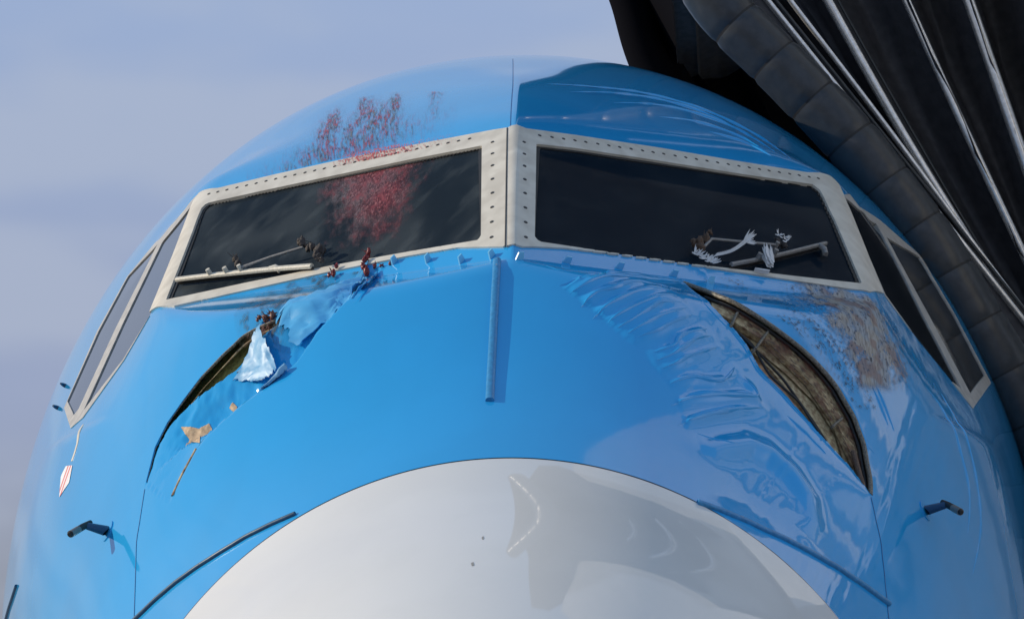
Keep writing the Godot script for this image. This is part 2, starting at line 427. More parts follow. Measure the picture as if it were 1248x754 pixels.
# ---------------------------------------------------------------- build
func _ready() -> void:
	var cam := Camera3D.new(); cam.name = "camera"
	cam.position = Vector3(0.0523, 0.3874, 2.08)
	cam.rotation_order = EULER_ORDER_YXZ
	cam.rotation_degrees = Vector3(9.407, 0.8065, -0.2178)
	cam.fov = 17.805; cam.near = 0.05; cam.far = 4000
	add_child(cam)
	var we := WorldEnvironment.new(); we.name = "world_environment"
	var env := Environment.new()
	env.background_mode = Environment.BG_SKY
	var sky := Sky.new(); var pano := PanoramaSkyMaterial.new()
	pano.panorama = ImageTexture.create_from_image(sky_image()); sky.sky_material = pano; env.sky = sky
	env.background_energy_multiplier = 1.0
	env.tonemap_mode = Environment.TONE_MAPPER_LINEAR; env.tonemap_exposure = 1.0
	env.sdfgi_enabled = true; env.ssao_enabled = true; env.ssil_enabled = true
	we.environment = env; add_child(we)
	var sun := DirectionalLight3D.new(); sun.name = "sun"
	sun.light_energy = 1.12; sun.light_color = Color(1.0, 0.94, 0.85); sun.light_angular_distance = 0.5; sun.shadow_enabled = true
	add_child(sun)
	sun.look_at_from_position(Vector3.ZERO, -Vector3(-0.92, 0.365, -0.05), Vector3.UP)

	rng.seed = 5; noise.seed = 3; noise.frequency = 0.05; noise.fractal_octaves = 3; fine.seed = 9; fine.frequency = 0.05; fine.fractal_octaves = 4
	tangent = {"top": tangents(S_TOP), "bottom": tangents(S_BOTTOM), "centre": tangents(S_CENTRE), "half": tangents(S_HALF)}
	facets = [facet(Vector3(0, 1.146, 1.776), Vector3(0, 1.52, 2.25), Vector3(0.81, 1.13, 2.32), 0.02, 1.125),
		facet(Vector3(0.81, 1.13, 2.32), Vector3(0.815, 1.49, 2.80), Vector3(1.19, 1.08, 3.15), 0.02, 0.87),
		facet(Vector3(0, 1.525, 2.25), Vector3(0, 1.815, 2.83), Vector3(0.80, 1.515, 2.79), 0.06, -9.0)]
	rip = rip_outer.duplicate()
	for k in range(rip_inner.size() - 2, 0, -1): rip.append(rip_inner[k])
	left_zone = torn.duplicate()
	for k in range(crease.size() - 2, -1, -1): left_zone.append(crease[k])
	for l in ripples: ripple_boxes.append(box_of(l, 0.04))
	right_zone = ripple_edge.duplicate()
	for k in range(rip_inner.size() - 2, 0, -1): right_zone.append(rip_inner[k])
	swirl_box = box_of(swirl, 0.09)
	left_box = box_of(left_zone, 0.0); right_box = box_of(right_zone, 0.0)
	make_materials()
	make_ground()
	make_airplane()
	make_canopy()
	make_bridge()
	make_remains()

func make_materials() -> void:
	M.blue = paint(Color(0.026, 0.375, 0.78), 0.06, 0.06); M.blue.metallic_specular = 0.5; M.blue.clearcoat_enabled = true; M.blue.clearcoat = 0.18; M.blue.clearcoat_roughness = 0.02
	M.white = paint(Color(0.79, 0.775, 0.72), 0.05, 0.03)
	M.cream = grained(Color(0.72, 0.675, 0.565), Color(0.57, 0.525, 0.43), 0.45, 1.4, 0.02)
	M.seam = plain(Color(0.012, 0.13, 0.34), 0.5)
	M.chip = plain(Color(0.34, 0.32, 0.28), 0.6)
	M.side_frame = grained(Color(0.52, 0.50, 0.45), Color(0.36, 0.345, 0.31), 0.42, 2.6, 0.02)
	M.metal = grained(Color(0.50, 0.50, 0.47), Color(0.36, 0.35, 0.32), 0.35, 5.0, 0.03)
	M.glass = plain(Color(0.006, 0.013, 0.022), 0.04, 0.0, 0.05)
	M.side_glass = plain(Color(0.012, 0.016, 0.02), 0.05, 0.0, 0.5)
	M.rubber = plain(Color(0.018, 0.017, 0.016), 0.6)
	M.slot = plain(Color(0.05, 0.048, 0.045), 0.6)
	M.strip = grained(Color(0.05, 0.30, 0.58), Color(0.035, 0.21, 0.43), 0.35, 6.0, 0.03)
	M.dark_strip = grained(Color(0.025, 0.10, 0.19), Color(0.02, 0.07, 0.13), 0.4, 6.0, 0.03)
	M.primer = grained(Color(0.58, 0.47, 0.26), Color(0.20, 0.11, 0.055), 0.6, 6.0, 0.02, 0.05)
	M.primer_pale = grained(Color(0.62, 0.54, 0.31), Color(0.25, 0.16, 0.085), 0.55, 8.0, 0.02, 0.05)
	M.primer_olive = grained(Color(0.50, 0.45, 0.13), Color(0.22, 0.19, 0.06), 0.6, 8.0, 0.02, 0.05)
	M.soiled = grained(Color(0.70, 0.44, 0.24), Color(0.21, 0.075, 0.042), 0.65, 4.0, 0.025, 0.4)
	M.edge = grained(Color(0.30, 0.27, 0.20), Color(0.06, 0.05, 0.04), 0.5, 12.0, 0.03)
	M.bare = grained(Color(0.62, 0.44, 0.26), Color(0.45, 0.30, 0.17), 0.6, 9.0, 0.03)
	M.foil = grained(Color(0.26, 0.52, 0.74), Color(0.13, 0.38, 0.64), 0.42, 4.0, 0.02, 0.0, 0.4)
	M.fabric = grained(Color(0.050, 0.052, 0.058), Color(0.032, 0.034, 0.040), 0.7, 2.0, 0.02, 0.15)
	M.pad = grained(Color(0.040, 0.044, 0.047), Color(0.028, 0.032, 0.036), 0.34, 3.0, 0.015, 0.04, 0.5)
	M.lining = plain(Color(0.006, 0.006, 0.008), 0.95, 0.0, 0.1)  # near-black puts the inner shade of the hood into the fabric colour
	M.slat = grained(Color(0.90, 0.89, 0.86), Color(0.74, 0.73, 0.70), 0.26, 4.0, 0.02); M.slat.metallic = 0.8
	M.feather = plain(Color(0.82, 0.80, 0.76), 0.8)
	M.feather.backlight_enabled = true; M.feather.backlight = Color(0.4, 0.4, 0.4)
	M.dark_feather = plain(Color(0.06, 0.05, 0.045), 0.75)
	M.flesh = plain(Color(0.22, 0.02, 0.02), 0.35)
	M.brown_red = grained(Color(0.22, 0.08, 0.06), Color(0.08, 0.03, 0.02), 0.5, 20.0, 0.03)
	M.brown = grained(Color(0.20, 0.12, 0.07), Color(0.05, 0.03, 0.02), 0.7, 20.0, 0.03)
	M.panel_white = grained(Color(0.82, 0.82, 0.80), Color(0.74, 0.74, 0.72), 0.5, 0.7, 0.02)
	M.blue_sunlit = paint(Color(0.10, 0.46, 0.82), 0.05, 0.3); M.fin_sunlit = paint(Color(0.22, 0.62, 0.86), 0.05, 0.3)  # paler blues put sunlight into the fold flap and the sill fins
	M.strip_navy = plain(Color(0.015, 0.06, 0.13), 0.35)
	M.probe_metal = plain(Color(0.20, 0.19, 0.17), 0.4, 0.3)
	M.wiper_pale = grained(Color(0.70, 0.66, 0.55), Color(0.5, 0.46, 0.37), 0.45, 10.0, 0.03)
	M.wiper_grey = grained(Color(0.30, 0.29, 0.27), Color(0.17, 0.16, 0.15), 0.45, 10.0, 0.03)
	M.placard = stain(48, 96, 0.5, func(x, y):
		var bar_here: bool = absf(fmod(y * 6.0, 1.0) - 0.5) < 0.22 and y > 0.3 and y < 0.72 and x > 0.15 and x < 0.85
		return Color(0.85, 0.45, 0.42, 1) if bar_here else Color(0.92, 0.93, 0.94, 1))
	M.placard.transparency = BaseMaterial3D.TRANSPARENCY_DISABLED
	M.concrete = grained(Color(0.30, 0.29, 0.27), Color(0.21, 0.205, 0.19), 0.9, 0.15, 0.02)

func make_ground() -> void:
	var s := Shape.new()
	s.quad(Vector3(-1500, -2.75, 1500), Vector3(1500, -2.75, 1500), Vector3(1500, -2.75, -1500), Vector3(-1500, -2.75, -1500))
	var o := put("ground", s, M.concrete, self); o.set_meta("kind", "structure")

var w_left := [Vector2(-.0125, 2.2975), Vector2(-.0389, 2.3262), Vector2(-.0791, 2.3649), Vector2(-.12, 2.4042), Vector2(-.1615, 2.4441), Vector2(-.2036, 2.4826), Vector2(-.246, 2.5218), Vector2(-.2887, 2.5615), Vector2(-.3247, 2.5922), Vector2(-.3606, 2.6232), Vector2(-.3964, 2.6546), Vector2(-.4321, 2.6864), Vector2(-.4665, 2.715), Vector2(-.5005, 2.744), Vector2(-.5342, 2.7733), Vector2(-.5699, 2.8372), Vector2(-.5842, 2.8193), Vector2(-.6028, 2.7244), Vector2(-.6232, 2.6513), Vector2(-.6442, 2.5809), Vector2(-.6701, 2.5174), Vector2(-.6966, 2.4558), Vector2(-.7238, 2.3961), Vector2(-.6682, 2.2464), Vector2(-.6265, 2.2375), Vector2(-.581, 2.2073), Vector2(-.534, 2.1744), Vector2(-.4932, 2.1465), Vector2(-.4517, 2.1189), Vector2(-.4099, 2.0917), Vector2(-.3678, 2.0648), Vector2(-.3257, 2.0366), Vector2(-.2836, 2.0087), Vector2(-.2416, 1.9813), Vector2(-.1999, 1.9542), Vector2(-.167, 1.9307), Vector2(-.1343, 1.9075), Vector2(-.102, 1.8845), Vector2(-.0552, 1.8381), Vector2(-.0092, 1.7928), Vector2(-.0099, 1.8778), Vector2(-.0105, 1.967), Vector2(-.011, 2.0608), Vector2(-.0117, 2.1653)]
var w_right := [Vector2(-.0125, 2.2975), Vector2(.0162, 2.2976), Vector2(.0435, 2.3279), Vector2(.0713, 2.3585), Vector2(.0993, 2.3896), Vector2(.1349, 2.4267), Vector2(.1708, 2.4644), Vector2(.207, 2.5026), Vector2(.2435, 2.5414), Vector2(.2802, 2.5777), Vector2(.317, 2.6144), Vector2(.3537, 2.6517), Vector2(.3903, 2.6895), Vector2(.431, 2.7341), Vector2(.4712, 2.7794), Vector2(.5109, 2.8254), Vector2(.552, 2.909), Vector2(.5694, 2.8822), Vector2(.5896, 2.7877), Vector2(.6123, 2.7277), Vector2(.6365, 2.6661), Vector2(.6612, 2.6062), Vector2(.6866, 2.548), Vector2(.7126, 2.4914), Vector2(.6816, 2.3511), Vector2(.6455, 2.3089), Vector2(.6091, 2.2753), Vector2(.5717, 2.2421), Vector2(.5335, 2.2094), Vector2(.4946, 2.1771), Vector2(.455, 2.1453), Vector2(.4148, 2.114), Vector2(.3743, 2.0831), Vector2(.3337, 2.0518), Vector2(.2929, 2.021), Vector2(.2521, 1.9905), Vector2(.2115, 1.9606), Vector2(.1738, 1.9321), Vector2(.1365, 1.9041), Vector2(.0996, 1.8764), Vector2(.0686, 1.8485), Vector2(.0378, 1.8209), Vector2(.0143, 1.7976), Vector2(-.0092, 1.7928), Vector2(-.0099, 1.8778), Vector2(-.0105, 1.967), Vector2(-.011, 2.0608), Vector2(-.0117, 2.1653)]
var g_left := [Vector2(-.0558, 2.2595), Vector2(-.0982, 2.2975), Vector2(-.1414, 2.3361), Vector2(-.1852, 2.3752), Vector2(-.2229, 2.4071), Vector2(-.2609, 2.4393), Vector2(-.2991, 2.4719), Vector2(-.3373, 2.5049), Vector2(-.378, 2.5403), Vector2(-.4185, 2.5761), Vector2(-.4587, 2.6125), Vector2(-.4926, 2.6428), Vector2(-.5261, 2.6736), Vector2(-.5592, 2.7047), Vector2(-.5696, 2.6895), Vector2(-.595, 2.5877), Vector2(-.6219, 2.4976), Vector2(-.6411, 2.4377), Vector2(-.6606, 2.3796), Vector2(-.6804, 2.3232), Vector2(-.644, 2.2916), Vector2(-.607, 2.2627), Vector2(-.569, 2.2342), Vector2(-.5303, 2.206), Vector2(-.4899, 2.1759), Vector2(-.449, 2.1462), Vector2(-.4075, 2.1169), Vector2(-.3658, 2.088), Vector2(-.3241, 2.0578), Vector2(-.2823, 2.0281), Vector2(-.2406, 1.9987), Vector2(-.1992, 1.9698), Vector2(-.1534, 1.9368), Vector2(-.1081, 1.9042), Vector2(-.0637, 1.8722), Vector2(-.0589, 1.8823), Vector2(-.058, 1.9664), Vector2(-.0571, 2.0546), Vector2(-.0563, 2.1483)]
var g_right := [Vector2(.0349, 2.2354), Vector2(.0677, 2.2721), Vector2(.101, 2.3095), Vector2(.1369, 2.3448), Vector2(.1732, 2.3806), Vector2(.2098, 2.417), Vector2(.2467, 2.4538), Vector2(.2837, 2.49), Vector2(.3207, 2.5266), Vector2(.3576, 2.5637), Vector2(.3944, 2.6014), Vector2(.4272, 2.6376), Vector2(.4598, 2.6744), Vector2(.4919, 2.7117), Vector2(.5237, 2.7495), Vector2(.5384, 2.7321), Vector2(.5611, 2.6475), Vector2(.585, 2.5768), Vector2(.6101, 2.5022), Vector2(.6359, 2.4303), Vector2(.6621, 2.3613), Vector2(.6306, 2.3264), Vector2(.5982, 2.2927), Vector2(.5651, 2.2595), Vector2(.5312, 2.2267), Vector2(.4888, 2.188), Vector2(.4457, 2.1499), Vector2(.4018, 2.1125), Vector2(.3576, 2.0757), Vector2(.3169, 2.0445), Vector2(.2761, 2.0138), Vector2(.2355, 1.9834), Vector2(.195, 1.9536), Vector2(.1572, 1.9265), Vector2(.1198, 1.8997), Vector2(.0829, 1.8733), Vector2(.0466, 1.8472), Vector2(.0386, 1.8569), Vector2(.0376, 1.9417), Vector2(.0367, 2.0305), Vector2(.0358, 2.1246)]
var s_left := [Vector2(-.5758, 2.8506), Vector2(-.6091, 2.8902), Vector2(-.6463, 2.9722), Vector2(-.6895, 3.1206), Vector2(-.709, 3.23), Vector2(-.753, 3.2882), Vector2(-.7996, 3.3713), Vector2(-.8331, 3.3304), Vector2(-.8682, 3.3046), Vector2(-.9043, 3.2863), Vector2(-.9344, 3.2102), Vector2(-.9649, 3.1391), Vector2(-.9958, 3.0729), Vector2(-1.0274, 3.0141), Vector2(-1.0052, 2.6183), Vector2(-.9615, 2.5045), Vector2(-.912, 2.4586), Vector2(-.8631, 2.4143), Vector2(-.8149, 2.3707), Vector2(-.7831, 2.3716), Vector2(-.7519, 2.3726), Vector2(-.7212, 2.3736), Vector2(-.695, 2.4404), Vector2(-.6693, 2.5095), Vector2(-.6442, 2.5809), Vector2(-.6198, 2.6549), Vector2(-.5963, 2.7352)]
var s2_left := [Vector2(-.5843, 2.7893), Vector2(-.6302, 2.8653), Vector2(-.6796, 2.9647), Vector2(-.712, 2.9199), Vector2(-.7451, 2.8761), Vector2(-.7789, 2.8332), Vector2(-.8134, 2.7911), Vector2(-.8486, 2.733), Vector2(-.8844, 2.6764), Vector2(-.9206, 2.6214), Vector2(-.9573, 2.5678), Vector2(-.9102, 2.5082), Vector2(-.8635, 2.45), Vector2(-.8175, 2.3931), Vector2(-.7849, 2.3866), Vector2(-.7528, 2.3801), Vector2(-.7212, 2.3736), Vector2(-.692, 2.4469), Vector2(-.6635, 2.5231), Vector2(-.6358, 2.6021), Vector2(-.6089, 2.6843)]
var s3_left := [Vector2(-.6961, 3.0535), Vector2(-.7477, 3.221), Vector2(-.7966, 3.3472), Vector2(-.8292, 3.2997), Vector2(-.8634, 3.2675), Vector2(-.8985, 3.2425), Vector2(-.927, 3.1815), Vector2(-.9558, 3.1241), Vector2(-.985, 3.07), Vector2(-1.0146, 3.021), Vector2(-.9919, 2.7014), Vector2(-.974, 2.68), Vector2(-.9405, 2.7289), Vector2(-.9073, 2.779), Vector2(-.8744, 2.8303), Vector2(-.8419, 2.8828), Vector2(-.8041, 2.9218), Vector2(-.7671, 2.9616), Vector2(-.7308, 3.0021)]
var s_right := [Vector2(.5786, 2.8116), Vector2(.6465, 3.3052), Vector2(.6962, 3.4829), Vector2(.7331, 3.5614), Vector2(.7724, 3.6785), Vector2(.8173, 3.9), Vector2(.8499, 3.7475), Vector2(.8885, 3.7017), Vector2(.9293, 3.6859), Vector2(.9614, 3.6522), Vector2(.9945, 3.6321), Vector2(1.0291, 3.6297), Vector2(1.0664, 3.661), Vector2(1.0371, 3.1858), Vector2(1.012, 2.8392), Vector2(.9754, 2.795), Vector2(.939, 2.7519), Vector2(.9021, 2.7036), Vector2(.8654, 2.6561), Vector2(.8292, 2.6094), Vector2(.7913, 2.573), Vector2(.7541, 2.537), Vector2(.7176, 2.5014), Vector2(.6879, 2.5549), Vector2(.6591, 2.6099), Vector2(.6309, 2.6664), Vector2(.6036, 2.7246)]
var s2_right := [Vector2(.5826, 2.8153), Vector2(.6266, 2.9441), Vector2(.6853, 3.2956), Vector2(.7068, 3.0984), Vector2(.7379, 3.0492), Vector2(.7712, 3.0235), Vector2(.7984, 2.9891), Vector2(.826, 2.9552), Vector2(.8616, 2.927), Vector2(.8976, 2.8992), Vector2(.934, 2.8718), Vector2(.9707, 2.8448), Vector2(.9363, 2.7464), Vector2(.9003, 2.7), Vector2(.8646, 2.6543), Vector2(.8292, 2.6094), Vector2(.792, 2.5798), Vector2(.7554, 2.5506), Vector2(.7195, 2.5216), Vector2(.6904, 2.5735), Vector2(.6621, 2.6268), Vector2(.6345, 2.6815), Vector2(.6076, 2.7378)]
var s3_right := [Vector2(.7102, 3.2433), Vector2(.7592, 3.4731), Vector2(.8113, 3.7687), Vector2(.8469, 3.6904), Vector2(.8859, 3.6636), Vector2(.9266, 3.6592), Vector2(.9635, 3.6153), Vector2(1.0018, 3.5881), Vector2(1.042, 3.584), Vector2(.9993, 2.9544), Vector2(.961, 2.9786), Vector2(.9231, 3.0043), Vector2(.8855, 3.0303), Vector2(.8483, 3.0568), Vector2(.8111, 3.0772), Vector2(.7746, 3.099), Vector2(.74, 3.1379)]

func make_airplane() -> void:
	var a := thing("airplane", "blue airliner nose with white radome, torn dented skin and red smear on windshield", "airplane")
	var holes := []
	for p in [w_left, w_right, s_left, s_right]:
		holes.append([p, box_of(p, 0.05), 0.006])
	for p in [slit, rip]: holes.append([p, box_of(p, 0.05), 0.0])
	var keep := func(q: Vector2) -> float:
		var v := 0.05
		for hp in holes:
			if hp[1].has_point(q): v = minf(v, hp[2] - inside(hp[0], q))
		return v
	var us := PackedFloat64Array()
	for x in steps(-PI, -1.9, 0.06): us.append(x)
	for x in steps(-1.9, -0.95, 0.012).slice(1): us.append(x)
	for x in steps(-0.95, 0.95, 0.005).slice(1): us.append(x)
	for x in steps(0.95, 1.9, 0.012).slice(1): us.append(x)
	for x in steps(1.9, PI, 0.06).slice(1): us.append(x)
	var ds := PackedFloat64Array()
	for x in steps(1.2035, 2.1, 0.0045): ds.append(x)
	for x in steps(2.1, 2.75, 0.008).slice(1): ds.append(x)
	for x in steps(2.75, 4.2, 0.014).slice(1): ds.append(x)
	for x in steps(4.2, 14.0, 0.2).slice(1): ds.append(x)
	var skin_part := put("fuselage_skin", patch(us, ds, keep, dent, 0.004), M.blue, a)

	# radome
	var rd := PackedFloat64Array()
	for k in 90: rd.append(0.0005 + 1.1995 * pow(k / 89.0, 1.5))
	put("radome", patch(steps(-PI, PI, 0.02), rd, null, null), M.white, a)
	for bp in [[Vector2(-.0917, .7754), Vector2(-.0849, .7776), Vector2(-.0826, .766), Vector2(-.0894, .7639)], [Vector2(-.0637, .8666), Vector2(-.0594, .873), Vector2(-.0571, .8627), Vector2(-.0614, .8565)]]:
		put("paint_chip", panel(bp, 0.0004, 0.0, 0.0012), M.chip, a)
	put("radome_seal", patch(steps(-PI, PI, 0.03), steps(1.19, 1.215, 0.006), null, func(_q): return -0.005), M.dark_strip, a)

	# windshield frames, panes, gaskets, screws
	for side in [[w_left, g_left, "cream windshield frame with a red smear on its upper edge"], [w_right, g_right, "greyer shaded windshield frame without any smear"]]:
		var fr := put("windshield_frame", panel(side[0], 0.004, 0.03, 0.007, [side[1]]), M.cream, a)
		fr.set_meta("label", side[2])
		var pane := put("windshield_pane", panel(side[1], -0.005, 0.0, 0.012), M.glass, a)
		var inner := []
		var c := Vector2.ZERO
		for p in side[1]: c += p / side[1].size()
		for p in side[1]: inner.append(p + (c - p).normalized() * 0.008)
		put("gasket", panel(side[1], -0.002, 0.004, 0.006, [inner]), M.rubber, pane)
	screws(a)
	for side in [[s_left, s2_left, s3_left], [s_right, s2_right, s3_right]]:
		put("side_window_frame", panel(side[0], 0.0015, 0.02, 0.006, [side[1], side[2]]), M.side_frame, a)
		put("side_window_pane", panel(side[1], -0.0015, 0.0, 0.008), M.side_glass, a)
		put("side_window_pane", panel(side[2], -0.0015, 0.0, 0.008), M.side_glass, a)
	# centre post seam
	var seam := [Vector2(-.0124, 2.2923), Vector2(-.0122, 2.1822), Vector2(-.0122, 2.0924), Vector2(-.0122, 2.0135), Vector2(-.0122, 1.938), Vector2(-.0123, 1.8656), Vector2(-.0123, 1.7959)]
	var sm := Shape.new(); bar(sm, lay(seam, 0.0045), lay_n(seam), 0.0016, 0.0012); put("post_seam", sm, M.slot, a)

	# panel seams
	for l in [[Vector2(-.0131, 3.632), Vector2(-.0082, 2.8546), Vector2(-.0082, 2.6497), Vector2(-.0084, 2.4896), Vector2(-.0083, 2.2905)], [Vector2(-.8705, 1.7444), Vector2(-.8944, 1.7108), Vector2(-.9189, 1.6786), Vector2(-.944, 1.6474), Vector2(-.9671, 1.6016), Vector2(-.9907, 1.555), Vector2(-1.0147, 1.5058), Vector2(-1.039, 1.4529)], [Vector2(.8551, 1.6653), Vector2(.8894, 1.6311), Vector2(.9248, 1.5977), Vector2(.952, 1.559), Vector2(.9798, 1.519), Vector2(1.0082, 1.4768), Vector2(1.0374, 1.4332)]]:
		var ps := Shape.new(); bar(ps, lay(l, 0.0006), lay_n(l), 0.0009, 0.0004); put("panel_seam", ps, M.seam, a)
	# raised strips
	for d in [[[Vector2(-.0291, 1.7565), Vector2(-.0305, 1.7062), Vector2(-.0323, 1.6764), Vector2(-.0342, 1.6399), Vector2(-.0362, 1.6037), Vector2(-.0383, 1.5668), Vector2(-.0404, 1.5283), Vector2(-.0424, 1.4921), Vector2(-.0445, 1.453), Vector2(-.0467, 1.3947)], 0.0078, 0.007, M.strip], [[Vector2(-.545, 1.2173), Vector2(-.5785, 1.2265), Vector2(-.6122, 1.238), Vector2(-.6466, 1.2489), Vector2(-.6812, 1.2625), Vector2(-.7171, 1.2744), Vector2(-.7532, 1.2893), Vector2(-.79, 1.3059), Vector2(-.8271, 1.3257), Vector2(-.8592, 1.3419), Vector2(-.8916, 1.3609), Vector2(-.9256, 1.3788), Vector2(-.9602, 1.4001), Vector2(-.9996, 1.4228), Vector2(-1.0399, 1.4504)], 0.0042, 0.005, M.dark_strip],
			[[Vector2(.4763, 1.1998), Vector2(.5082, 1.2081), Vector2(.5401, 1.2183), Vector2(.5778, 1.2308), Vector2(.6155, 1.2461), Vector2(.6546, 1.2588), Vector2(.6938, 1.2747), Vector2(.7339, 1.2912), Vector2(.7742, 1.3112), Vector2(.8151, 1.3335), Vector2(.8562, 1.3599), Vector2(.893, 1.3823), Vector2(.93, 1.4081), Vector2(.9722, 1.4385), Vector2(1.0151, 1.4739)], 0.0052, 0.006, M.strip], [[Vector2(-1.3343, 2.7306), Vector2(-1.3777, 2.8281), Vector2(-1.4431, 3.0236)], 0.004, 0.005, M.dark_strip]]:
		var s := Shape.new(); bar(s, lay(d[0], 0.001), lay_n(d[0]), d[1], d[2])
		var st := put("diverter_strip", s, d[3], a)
		var pts := lay(d[0], 0.0, 0.02); var up := lay_n(d[0])
		for k in range(2, pts.size(), 5):
			put_mesh("screw", screw_mesh, M.metal, st, seat(pts[k] + up[k] * (d[2] + 0.0005), up[k], 0.55))

	# small fins along the sill
	for q in [Vector2(-.2321, 1.9647), Vector2(-.1647, 1.9019), Vector2(-.0981, 1.8322), Vector2(-.0388, 1.7911), Vector2(.0126, 1.7556), Vector2(.1015, 1.8302), Vector2(.2049, 1.9087), Vector2(.3136, 1.9875), Vector2(.3895, 2.0246)]:
		var n := skin_n(q); var p := skin(q, dent(q))
		var f := Shape.new()
		var along := (Vector3(0, 0, -1) - n * n.z * -1.0).normalized().rotated(n, -0.9); var w := along.cross(n).normalized() * 0.0016
		var prof := [p - along * 0.010 - n * 0.002, p + along * 0.010 - n * 0.002, p + along * 0.008 + n * 0.015, p - along * 0.004 + n * 0.015]
		f.quad(prof[0] + w, prof[1] + w, prof[2] + w, prof[3] + w); f.quad(prof[1] - w, prof[0] - w, prof[3] - w, prof[2] - w)
		for k in 4: f.quad(prof[k] - w, prof[(k + 1) % 4] - w, prof[(k + 1) % 4] + w, prof[k] + w)
		put("sill_fin", f, M.fin_sunlit, a)

	damage(a)
	ridges(a)
	probes(a)
	wipers(a)
	stains(a)
	gear(a)

var screw_mesh: CylinderMesh
func seat(p: Vector3, up: Vector3, k := 1.0) -> Transform3D:
	var x := up.cross(Vector3(0, 0, 1)).normalized()
	return Transform3D(x * k, up * k, x.cross(up) * k, p)

func screws(a: Node3D) -> void:
	screw_mesh = CylinderMesh.new(); screw_mesh.top_radius = 0.0040; screw_mesh.bottom_radius = 0.0045; screw_mesh.height = 0.0016; screw_mesh.radial_segments = 10; screw_mesh.rings = 0
	var fl = a.get_node("windshield_frame"); var frr = a.get_node("windshield_frame2") if a.has_node("windshield_frame2") else fl
	for r in [[[Vector2(-.0772, 2.3316), Vector2(-.1124, 2.3644), Vector2(-.1481, 2.3975), Vector2(-.1842, 2.431), Vector2(-.2192, 2.4608), Vector2(-.2544, 2.4908), Vector2(-.2897, 2.5212), Vector2(-.3239, 2.5513), Vector2(-.358, 2.5817), Vector2(-.392, 2.6124), Vector2(-.4259, 2.6435), Vector2(-.4684, 2.6811), Vector2(-.5103, 2.7193), Vector2(-.5516, 2.7585)], 27, fl], [[Vector2(.0398, 2.2895), Vector2(.0697, 2.3209), Vector2(.1, 2.3528), Vector2(.1357, 2.3891), Vector2(.1718, 2.4259), Vector2(.2082, 2.4632), Vector2(.2448, 2.5011), Vector2(.2816, 2.5381), Vector2(.3185, 2.5757), Vector2(.3552, 2.6138), Vector2(.3919, 2.6524), Vector2(.4272, 2.6911), Vector2(.4621, 2.7304), Vector2(.4967, 2.7703), Vector2(.5308, 2.8108)], 27, frr], [[Vector2(-.0373, 2.2496), Vector2(-.0371, 2.1284), Vector2(-.0371, 2.0273), Vector2(-.0379, 1.9392), Vector2(-.0387, 1.8551)], 8, fl], [[Vector2(.0142, 2.214), Vector2(.0155, 2.1356), Vector2(.0168, 2.0674), Vector2(.0181, 2.004), Vector2(.0201, 1.9187), Vector2(.0221, 1.8372)], 8, frr]]:
		var line := spline(r[0], 0.002)
		var run := [0.0]
		for k in range(1, line.size()): run.append(run[-1] + (skin(line[k]) - skin(line[k - 1])).length())
		for k in r[1]:
			var q: Vector2 = line[clampi(run.bsearch(run[-1] * k / (r[1] - 1)), 0, line.size() - 1)]
			put_mesh("fastener", screw_mesh, M.slot, r[2], seat(skin(q, 0.0046), skin_n(q)))

func thinning(line: Array, r: float) -> Array:
	var n := lay(line, 0.0, 0.012, false).size(); var o := []
	for k in n: o.append(lerpf(r, r * 0.3, smoothstep(0.3, 0.7, float(k) / n)))
	return o

